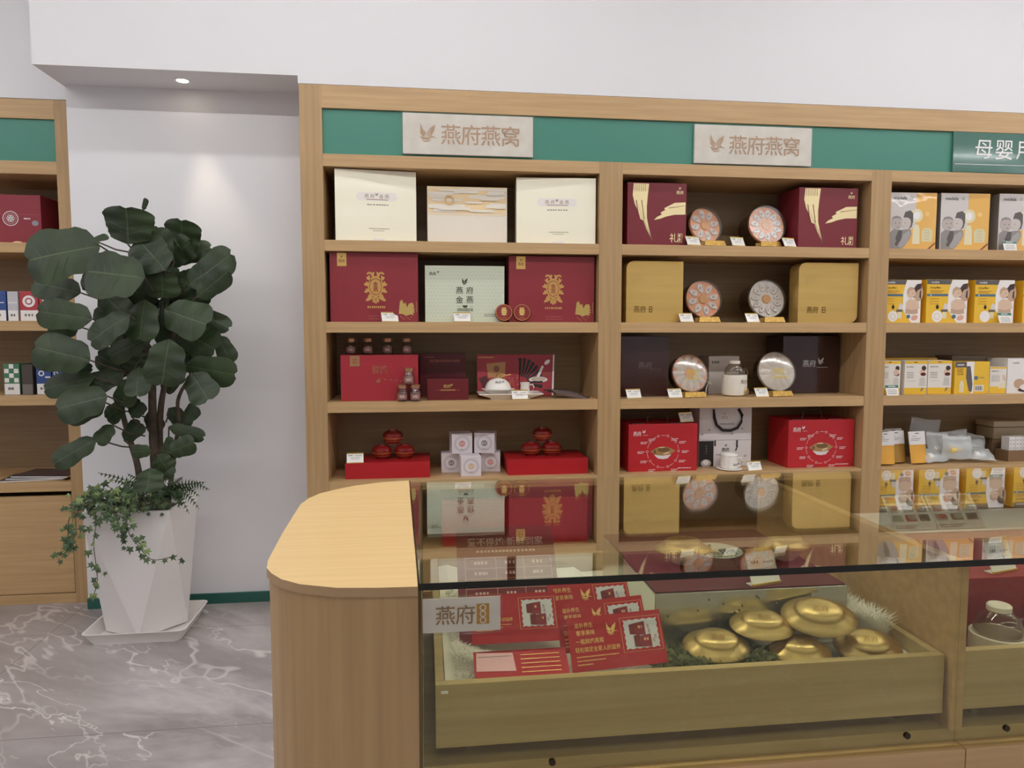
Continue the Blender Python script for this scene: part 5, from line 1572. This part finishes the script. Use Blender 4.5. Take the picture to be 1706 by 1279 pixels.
# ------------------------------------------------------------------ display counter
ZC = .94
ct = thing('display_counter', 'oak and glass display counter with a rounded wooden end in the foreground', 'counter', (.3, 1.15, 0))
CX, CY = .3, 1.15
def outline(off):
    pts = [(-.010, .858), (-.058, .860), (-.108, .866), (-.154, .884), (-.180, .905), (-.197, .929), (-.208, .952), (-.213, .985), (-.219, 1.11), (-.222, 1.24), (-.223, 1.303), (-.216, 1.35), (-.20, 1.39), (-.174, 1.42), (-.14, 1.452), (-.084, 1.479), (-.034, 1.487)]
    c = Vector((-.03, 1.17))
    out = []
    for x, y in pts:
        p = Vector((x, y)); d = p - c
        if x > -.04:
            p.y -= math.copysign(off, d.y)
        else:
            p -= d.normalized() * off
        out.append((p.x - CX, p.y - CY))
    return out
def slab(name, pts, z0, z1, mat, parent, topmat=None):
    m = MB(); n = len(pts)
    # pts run clockwise seen from above
    v = [(x, y, z0) for x, y in pts] + [(x, y, z1) for x, y in pts]
    m.add(v, [tuple(range(n))] + [(i, n + i, n + (i + 1) % n, (i + 1) % n) for i in range(n)], mat)
    m.add(v[n:], [tuple(range(n - 1, -1, -1))], topmat or mat)
    return m.build(name, parent, 30)
slab('end_body', outline(.004), 0, ZC - .0125, WZ, ct)
slab('end_top', outline(0), ZC - .0118, ZC, PLY, ct, WC)
def kp(name, x0, x1, y0, y1, z0, z1, mat, c=.0008):
    m = MB(); m.box(x0 - CX, x1 - CX, y0 - CY, y1 - CY, z0, z1, mat, c=c)
    return m.build(name, ct)
XR = 1.75
m = MB()
def quad_slab(name, pts, z0, z1, mat):
    m = MB(); n = len(pts)
    v = [(x - CX, y - CY, z0) for x, y in pts] + [(x - CX, y - CY, z1) for x, y in pts]
    m.add(v, [(3, 2, 1, 0), (4, 5, 6, 7)] + [(i, (i + 1) % 4, 4 + (i + 1) % 4, 4 + i) for i in range(4)], mat)
    return m.build(name, ct)
quad_slab('glass_top', [(-.0075, .868), (XR, .868), (XR, 1.486), (-.0305, 1.486)], ZC - .007, ZC, GLASS)
quad_slab('glass_edge', [(-.0075, .8665), (XR, .8665), (XR, .8678), (-.0075, .8678)], ZC - .0085, ZC + .0002, EDGE)
quad_slab('glass_edge', [(-.0090, .868), (-.0077, .868), (-.0307, 1.486), (-.0322, 1.486)], ZC - .0085, ZC + .0002, EDGE)
kp('front_pane', -.0055, .7285, .874, .879, .672, ZC - .0088, GLASSV, 0)
kp('front_pane', .7315, XR, .874, .879, .672, ZC - .0088, GLASSV, 0)
kp('partition', .7285, .7465, .882, 1.478, .69, ZC - .0088, WX)
kp('base_panel', -.0055, .7415, .868, .89, .05, .672, WX)
kp('base_panel', .7430, XR, .868, .89, .05, .672, WX)
kp('end_panel', XR + .0005, XR + .018, .868, 1.486, .05, ZC, WZ)
kp('base_floor', -.0055, XR, .891, 1.478, .655, .689, WD)
kp('base_back', -.0055, XR, 1.455, 1.478, .05, .654, WX)
kp('base_rail', -.0055, XR, 1.463, 1.478, .69, .71, WX)
kp('toe_kick', -.0055, XR, .90, 1.45, 0, .05, C('dark_toe_kick', (60, 48, 38), .6))
kp('end_lining', -.0115, -.0058, .882, 1.478, .69, ZC - .0088, C('olive_lining', (128, 112, 78), .5))
for x in (.16, .657, .808):
    m = MB(); m.lathe([(0, 0), (.0045, 0), (.0045, -.004), (0, -.004)], C('dark_screw', (60, 46, 34), .4, .5), 14, Matrix.Translation((x - CX, .8722 - CY, .694)) @ Matrix.Rotation(R(90), 4, 'X'))
    m.build('glass_bracket', ct, 40)
# trays
def tray(label, x0, x1, y0, y1, zb, zt):
    t = thing('display_tray', label, 'tray', ((x0 + x1) / 2, (y0 + y1) / 2, zb), group='oak pull-out trays')
    w, d, h = (x1 - x0) / 2, (y1 - y0) / 2, zt - zb
    m = MB(); m.box(-w, w, -d, -d + .012, 0, h, WD, c=.0008); m.build('front_board', t)
    for s_ in (-1, 1):
        a, b = sorted((s_ * w, s_ * (w - .012)))
        m = MB(); m.box(a, b, -d + .0122, d, 0, h, WD, c=.0008); m.build('side_board', t)
    m = MB(); m.box(-w + .0122, w - .0122, d - .012, d, 0, h, WD, c=.0008); m.build('back_board', t)
    m = MB(); m.box(-w + .0122, w - .0122, -d + .0122, d - .0122, .004, .012, WD); m.build('tray_floor', t)
    for s_ in (-1, 1):
        m = MB(); a, b = sorted((s_ * (w - .05), s_ * (w - .04))); m.box(a, b, -d + .03, d - .01, -(zb - .689), 0, STEEL); m.build('runner', t)
    return t
tray('oak tray with fur, leaflets and gold pots behind the left glass pane', .0105, .724, .893, 1.42, .711, .796)
tray('oak tray under the kettle behind the right glass pane', .755, 1.6, .893, 1.42, .714, .80)
m = MB(); F = Frame((0, 0, 0), (1, 0, 0), (0, 0, 1))
m.box(-.0045, .0045, 0, .0012, 0, .0032, WHITE); tag(m.build('paper_sticker', None, None, (.0225, .8915, .7845)), 'tiny white sticker at the left corner of the oak tray', 'sticker')

# fur lining (nobody could count it)
rnd = random.Random(3)
m = MB()
def furtop(x, y):
    return .772 - (.012 if .30 < x < .66 and y > .982 else 0) + .016 * math.exp(-((x - .04) / .03) ** 2) + .004 * math.sin(x * 30) * math.sin(y * 40)
nx, ny = 40, 26
X0, X1, Y0, Y1 = .024, .711, .906, 1.40
v = []
for j in range(ny + 1):
    for i in range(nx + 1):
        x, y = X0 + (X1 - X0) * i / nx, Y0 + (Y1 - Y0) * j / ny
        v.append((x, y, furtop(x, y)))
f = [(j * (nx + 1) + i, j * (nx + 1) + i + 1, (j + 1) * (nx + 1) + i + 1, (j + 1) * (nx + 1) + i) for j in range(ny) for i in range(nx)]
m.add(v, f, FUR)
def hairs(n, xa, xb, ya, yb, ln, up):
    vs_, fs_ = [], []
    for i in range(n):
        x, y = rnd.uniform(xa, xb), rnd.uniform(ya, yb)
        z = furtop(x, y)
        a = rnd.uniform(0, 6.28); L_ = ln * rnd.uniform(.5, 1.2)
        dx, dy = math.cos(a) * L_ * .7, math.sin(a) * L_ * .7
        k = len(vs_)
        px, py = -math.sin(a) * .0005, math.cos(a) * .0005
        vs_ += [(x - px, y - py, z - .001), (x + px, y + py, z - .001), (x + dx * .5 + px, y + dy * .5 + py, z + L_ * up * .8), (x + dx * .5 - px, y + dy * .5 - py, z + L_ * up * .8), (x + dx, y + dy, z + L_ * up)]
        fs_ += [(k, k + 1, k + 2, k + 3), (k + 3, k + 2, k + 4)]
    m.add(vs_, fs_, FUR)
hairs(5600, .038, .09, .918, 1.25, .015, .35)
hairs(4200, .08, .69, .918, .98, .012, .3)
hairs(5200, .673, .684, .97, 1.2, .036, 1.2)
hairs(7000, .038, .09, .918, 1.25, .012, .3)
hairs(3000, .46, .66, .955, .972, .018, .5)
tag(m.build('faux_fur', None), 'white faux fur spread over the floor of the left tray', 'fur', None, 'stuff')
# moss
m = MB(); vs_, fs_ = [], []
for i in range(2600):
    cx, cy = (rnd.gauss(.36, .028), rnd.gauss(.935, .02)) if i % 2 else (rnd.gauss(.44, .03), rnd.gauss(.945, .02))
    cx = max(.325, min(.52, cx)); cy = max(.928, min(.975, cy))
    z = .776 + abs(rnd.gauss(0, .007))
    a = rnd.uniform(0, 6.28); L_ = rnd.uniform(.008, .02); e = rnd.uniform(-.3, .8)
    dx, dy, dz = math.cos(a) * L_, math.sin(a) * L_, e * L_
    k = len(vs_); px, py = -math.sin(a) * .0005, math.cos(a) * .0005
    vs_ += [(cx - px, cy - py, z), (cx + px, cy + py, z), (cx + dx * .5, cy + dy * .5, z + dz * .8 + .003), (cx + dx, cy + dy, z + dz)]
    fs_ += [(0 + k, 1 + k, 2 + k), (k + 2, k + 1, k + 3)]
m.add(vs_, fs_, MOSSA)
tag(m.build('dried_moss', None), 'tangle of dried green moss around the left gold pot', 'moss', None, 'stuff')

# mirrored display block
t = thing('display_block', 'mirror-sided display block with maroon top inside the left glass case', 'display block', (.487, 1.15, .776))
m = MB(); m.box(-.152, .152, -.155, .155, 0, .087, STEEL, c=.001)
F = Frame((-.152, -.155, 0), (1, 0, 0), (0, 0, 1))
for i in range(26):
    m.ell(F, rnd.uniform(.01, .29), rnd.uniform(.012, .078), .0016, .0016, C('mirror_fleck', (120, 122, 104), .5), .0006, n=8)
m.build('mirror_sides', t)
m = MB(); m.box(-.1495, .1495, -.1525, .1525, .0872, .089, C('maroon_felt', (96, 34, 42), .6)); m.build('felt_top', t)
m = MB()
F = Frame((.02, .03, .0892), (1, 0, 0), (0, 1, 0))
m.ell(F, 0, 0, .046, .046, C('pale_disc', (206, 214, 200), .5), .0004)
m.text(F, '燕府', 0, -.012, .034, BLACK, .0008); bird(m, F, -.005, .024, .022, BLACK, .0008); m.fine(F, -.02, .024, -.036, .005, BLACK, .0008)
m.build('round_print', t)
# gold pots
def pot(label, loc, rz, tilt, s=1.0):
    t = thing('gold_lidded_pot', label, 'pot', loc, rz, 'gold-lidded stew pots', tilt)
    fr = lambda a: 1 + .05 * math.cos(2 * a)
    m = MB(); m.lathe([(0, 0), (.017, 0), (.019, .003), (.026, .012), (.031, .0195), (0, .0195)], PORC, 32); m.build('pot_body', t, 40)
    m = MB(); m.lathe([(.033, .0195), (.043, .0208), (.0452, .0222), (.0445, .0238), (.038, .0275), (.0315, .0316), (.0296, .0330), (.0288, .0346), (.0262, .0376), (.0190, .0400), (.010, .0409), (0, .0412)], GLID, 56, None, 1.0, .82, fr)
    m.text(Frame((0, -.005, .0416), (1, 0, 0), (0, 1, .12)), '燕府', 0, 0, .010, C('engraved_gold', (150, 118, 58), .4, .8), .0006)
    m.build('pot_lid', t, 50)
    t.scale = (s, s, s)
    return t
p0 = pot('gold-lidded pot nestled in the moss beside the leaflets', (.412, .955, .780), -10, 16)
for loc, rz, tl, s, lab in (((.487, .968, .800), -8, 14, .98, 'gold-lidded pot in the middle of the row behind the smaller front one'), ((.572, .962, .812), -22, 24, 1.1, 'largest gold-lidded pot resting tilted on its neighbours'),
                            ((.532, .941, .774), -6, 14, .92, 'gold-lidded pot mostly sunk behind the tray edge'), ((.640, .948, .772), -16, 24, 1.0, 'gold-lidded pot at the right end beside the white fur'),
                            ((.425, 1.125, .8655), 0, 0, 1.02, 'gold-lidded pot on the left of the mirrored block'), ((.605, 1.125, .8655), 0, 0, 1.0, 'gold-lidded pot on the right of the mirrored block')):
    dup(p0, loc, rz, lab, tl, (s, s, s))
# leaflets
def bigbox_print(mb, F, w, h):
    """framed picture of gift boxes, bird mark and lines of characters on the red leaflet"""
    x0, x1, y0, y1 = w * .585, w * .95, h * .30, h * .86
    fr_ = C('leaflet_gold', (226, 178, 120), .35, .3)
    def wavy(d):
        p = []
        n = 10
        for i in range(n): p.append((x0 + (x1 - x0) * i / n, y0 + d * (i % 2)))
        for i in range(n): p.append((x1 - d * (i % 2), y0 + (y1 - y0) * i / n))
        for i in range(n): p.append((x1 - (x1 - x0) * i / n, y1 - d * (i % 2)))
        for i in range(n): p.append((x0 + d * (i % 2), y1 - (y1 - y0) * i / n))
        return p
    mb.rect(F, x0 - w * .03, x1 + w * .03, y0 - h * .045, y1 + h * .045, fr_, .0003)
    mb.rect(F, x0 - w * .025, x1 + w * .025, y0 - h * .038, y1 + h * .038, ROSE, .0004)
    mb.shape(F, wavy(.0015), C('leaflet_picture', (214, 214, 220), .4), .0006)
    bx = lambda a, b, c, d, m_, l: mb.shape(F, [(x0 + (x1 - x0) * a, y0 + (y1 - y0) * c), (x0 + (x1 - x0) * b, y0 + (y1 - y0) * (c - .02)), (x0 + (x1 - x0) * b, y0 + (y1 - y0) * d), (x0 + (x1 - x0) * a, y0 + (y1 - y0) * (d - .04))], m_, l)
    bx(.16, .34, .5, .86, ROSED, .0008); bx(.34, .62, .46, .9, C('leaflet_box', (136, 34, 46), .4), .0009)
    bx(.26, .44, .08, .48, ROSED, .001); bx(.44, .76, .06, .46, C('leaflet_box', (136, 34, 46), .4), .0011)
    mb.fine(F, x0 + (x1 - x0) * .42, x0 + (x1 - x0) * .54, y0 + (y1 - y0) * .72, h * .05, fr_, .0013); mb.fine(F, x0 + (x1 - x0) * .54, x0 + (x1 - x0) * .68, y0 + (y1 - y0) * .3, h * .05, fr_, .0013)
    for a, b in ((.7, .5), (.8, .18), (.68, .66), (.86, .3)):
        mb.rect(F, x0 + (x1 - x0) * a, x0 + (x1 - x0) * (a + .06), y0 + (y1 - y0) * b, y0 + (y1 - y0) * (b + .13), C('jar_print', (190, 160, 160), .4), .0012)
def lines_print(mb, F, w, h, g):
    bird(mb, F, w * .46, h * .72, h * .24, g)
    mb.text(F, '滋补养生', w * .17, h * .84, h * .105, g, kx=.9)
    mb.text(F, '奢享美味', w * .18, h * .70, h * .105, g, kx=.9)
    mb.text(F, '一瓶鲜炖燕窝', w * .215, h * .54, h * .105, g, kx=.9)
    mb.text(F, '轻松搞定全家人的滋养', w * .29, h * .39, h * .105, g, kx=.86)
    for i in range(3):
        mb.fine(F, w * .06, w * (.5 - .14 * i), h * (.26 - .07 * i), h * .022, g)
def leaflet(label, p, r, u, w, h, mat=None, extra=None, g=None):
    m = MB(); F = Frame((0, 0, 0), r, u)
    m.prism([(0, 0), (w, 0), (w, h), (0, h)], F, .0012, mat or ROSE)
    g = g or C('leaflet_gold_text', (240, 196, 120), .35, .25)
    if extra: extra(m, F, w, h, g)
    else:
        bigbox_print(m, F, w, h); lines_print(m, F, w, h, g)
    o = m.build('leaflet', None, None, p)
    return tag(o, label, 'leaflet', 'red product leaflets')
leaflet('red leaflet nearest the glass, right front of the three overlapping ones', (.196, .918, .789), (1, .02, .045), (-.02, .30, .5), .135, .071)
leaflet('middle red leaflet of the three overlapping ones', (.187, .953, .800), (1, .03, .05), (-.03, .32, .5), .13, .068)
leaflet('rearmost red leaflet of the three overlapping ones', (.184, .988, .812), (1, .02, .03), (-.04, .32, .5), .122, .074)
def ext_a(m, F, w, h, g):
    bigbox_print(m, F, w, h)
    m.text(F, '一瓶鲜炖燕窝', w * .2, h * .60, h * .085, g, kx=.9)
    m.text(F, '轻松搞定全家人的滋养', w * .28, h * .47, h * .085, g, kx=.86)
    for i in range(3):
        m.fine(F, w * .06, w * (.46 - .1 * i), h * (.37 - .055 * i), h * .016, g)
leaflet('red leaflet leaning under the acrylic holder at the left', (.062, .945, .8235), (1, .0, .0), (-.02, .36, .62), .122, .066, None, ext_a)
def ext_flat(m, F, w, h, g):
    m.shape(F, [(w * .02, h * .35), (w * .44, h * .3), (w * .42, h * .9), (w * .03, h * .95)], PINK, .0006)
    m.fine(F, w * .05, w * .4, h * .8, h * .03, GREYP, .0008)
    for i in range(5):
        m.fine(F, w * .5, w * .92, h * (.25 + .14 * i), h * .025, g)
leaflet('red leaflet lying flat with a pink slip, in front of the leaning one', (.063, .907, .7885), (1, .01, .0), (0, .9, .55), .128, .046, None, ext_flat)
def ext_table(m, F, w, h, g):
    wi = C('leaflet_white_text', (226, 190, 180), .45)
    m.text(F, '爱不停炖·新鲜到家', w * .5, h * .86, h * .085, wi, kx=.95)
    m.fine(F, w * .2, w * .8, h * .775, h * .02, wi, dash=h * .028)
    xs = (.08, .39, .67, .95); ys = (.72, .625, .535, .45, .36, .27)
    for x in xs: m.rect(F, w * x - .0003, w * x + .0003, h * ys[-1], h * ys[0], wi)
    for y in ys: m.rect(F, w * xs[0], w * xs[-1], h * y - .0003, h * y + .0003, wi)
    for i in range(5):
        yc = h * (ys[i] + ys[i + 1]) / 2
        for j in range(3):
            m.fine(F, w * (xs[j] + .09), w * (xs[j + 1] - .09), yc, h * .026, wi)
    for i in range(7):
        m.fine(F, w * .34, w * (.62 - .05 * (i % 3)), h * (.22 - .028 * i), h * .014, wi)
leaflet('tall dark red leaflet with a table standing at the back of the left tray', (.049, 1.03, .7855), (1, .0, .0), (0, .82, 1), .158, .186, ROSED, ext_table)

# acrylic holder on the glass front
t = thing('acrylic_sign_holder', 'clear acrylic holder with silver name card on the left glass pane', 'sign', (.044, .8735, .873))
m = MB(); m.box(-.0485, .0485, -.0022, -.001, .002, .0455, SILVER)
F = Frame((-.0485, -.0022, .002), (1, 0, 0), (0, 0, 1))
ink = C('bronze_print', (150, 122, 84), .4, .3)
m.text(F, '燕', .028, .022, .026, ink, .0004); m.text(F, '府', .053, .022, .026, ink, .0004)
m.rect(F, .067, .083, .009, .035, C('gold_seal', (190, 146, 70), .35, .5), .0004)
for i in range(3):
    m.ring(F, .075, .014 + i * .008, .003, .0042, SILVER, .0007, n=12)
m.build('name_card', t)
m = MB(); m.box(-.0505, .0505, -.0045, -.0026, -.001, .0485, ACRYL, c=.0004)
m.box(-.0505, .0505, -.0045, -.0006, .047, .0485, ACRYL); m.build('clear_sleeve', t)

# price tags in the case
tc_ = make_tag('white price tag with gold bars on the front of the mirrored block', (.515, 1.006, .8655), 14, .053, .05)
tc_['group'] = 'price tags in the counter'
td_ = make_tag('white price tag on the red block beside the counter kettle', (.918, 1.01, .8665), 14, .055, .05)
td_['group'] = 'price tags in the counter'
# right case
carton('display_step', 'large red display block with a flat top behind the counter kettle', 'display block', .785, 1.56, .7268, .866, .992, .40, C('step_red', (150, 34, 44), .5))
m = MB(); m.box(-.385, .385, -.075, .075, 0, .0015, WHITE); tag(m.build('paper_sheet', None, None, (1.175, 1.305, .8663)), 'white paper sheet at the back of the red block in the right case', 'paper')
def broch(label, x, y, w, d, seed):
    m = MB(); m.box(-w / 2, w / 2, 0, d, -.0012, 0, C('brochure_paper', (240, 240, 236), .5), c=.0003)
    # folded back leaf it leans on
    m.prism([(.004, -.002), (d * .62, -.0005), (d * .62 * .39, -d * .62 * .48)], Frame((w * .3, 0, -.0012), (0, 1, 0), (0, 0, 1)), .0012, WHITE)
    m.prism([(.004, -.002), (d * .62, -.0005), (d * .62 * .39, -d * .62 * .48)], Frame((-w * .3, 0, -.0012), (0, 1, 0), (0, 0, 1)), .0012, WHITE)
    F = Frame((-w / 2, 0, 0), (1, 0, 0), (0, 1, 0))
    r_ = random.Random(seed)
    cols = [C('brochure_sage', (178, 184, 164), .4), C('brochure_brown', (140, 120, 104), .4), C('brochure_red', (200, 96, 84), .4), C('brochure_dark', (104, 98, 92), .4), C('brochure_grey', (176, 170, 158), .4)]
    for i in range(3):
        for j in range(3):
            a, b = w * (.05 + .32 * i), d * (.24 + .26 * j)
            m.rect(F, a, a + w * .24, b, b + d * .19, cols[r_.randrange(5)], .0004)
            m.ell(F, a + w * .145, b + d * .115, w * .09, d * .07, cols[r_.randrange(5)], .0007, n=18)
    m.fine(F, w * .05, w * .6, d * .12, d * .03, GREYP); m.fine(F, w * .05, w * .5, d * .06, d * .03, GREYP)
    return tag(m.build('brochure', None, None, (x, y, .8692), (R(51), 0, 0)), label, 'brochure', 'picture brochures under the glass')
broch('picture brochure propped beside the partition in the right case', .936, 1.243, .088, .074, 2)
broch('picture brochure with a round plate photo propped in the right case', 1.033, 1.243, .100, .074, 5)
kettle('ivory stewing kettle with glass jug inside the right glass case', (.862, .957, .7267), .70, True, hz=0)
t = thing('white_bowl', 'white bowl beside the counter kettle at the right picture edge', 'bowl', (.955, .953, .7267))
m = MB(); m.lathe([(0, 0), (.012, 0), (.02, .02), (.028, .06), (.033, .092), (.034, .094), (.0315, .094), (.026, .06), (.018, .022), (0, .006)], PORC, 32); m.build('bowl_body', t, 40)

# everything that stands on something keeps a hair's breadth above it
for o in list(scene.objects):
    if o.parent is None and o.get('category') and o['category'] not in ('shelving unit', 'cabinet', 'counter', 'sign', 'light', 'ceiling light'):
        o.location.z += .0004
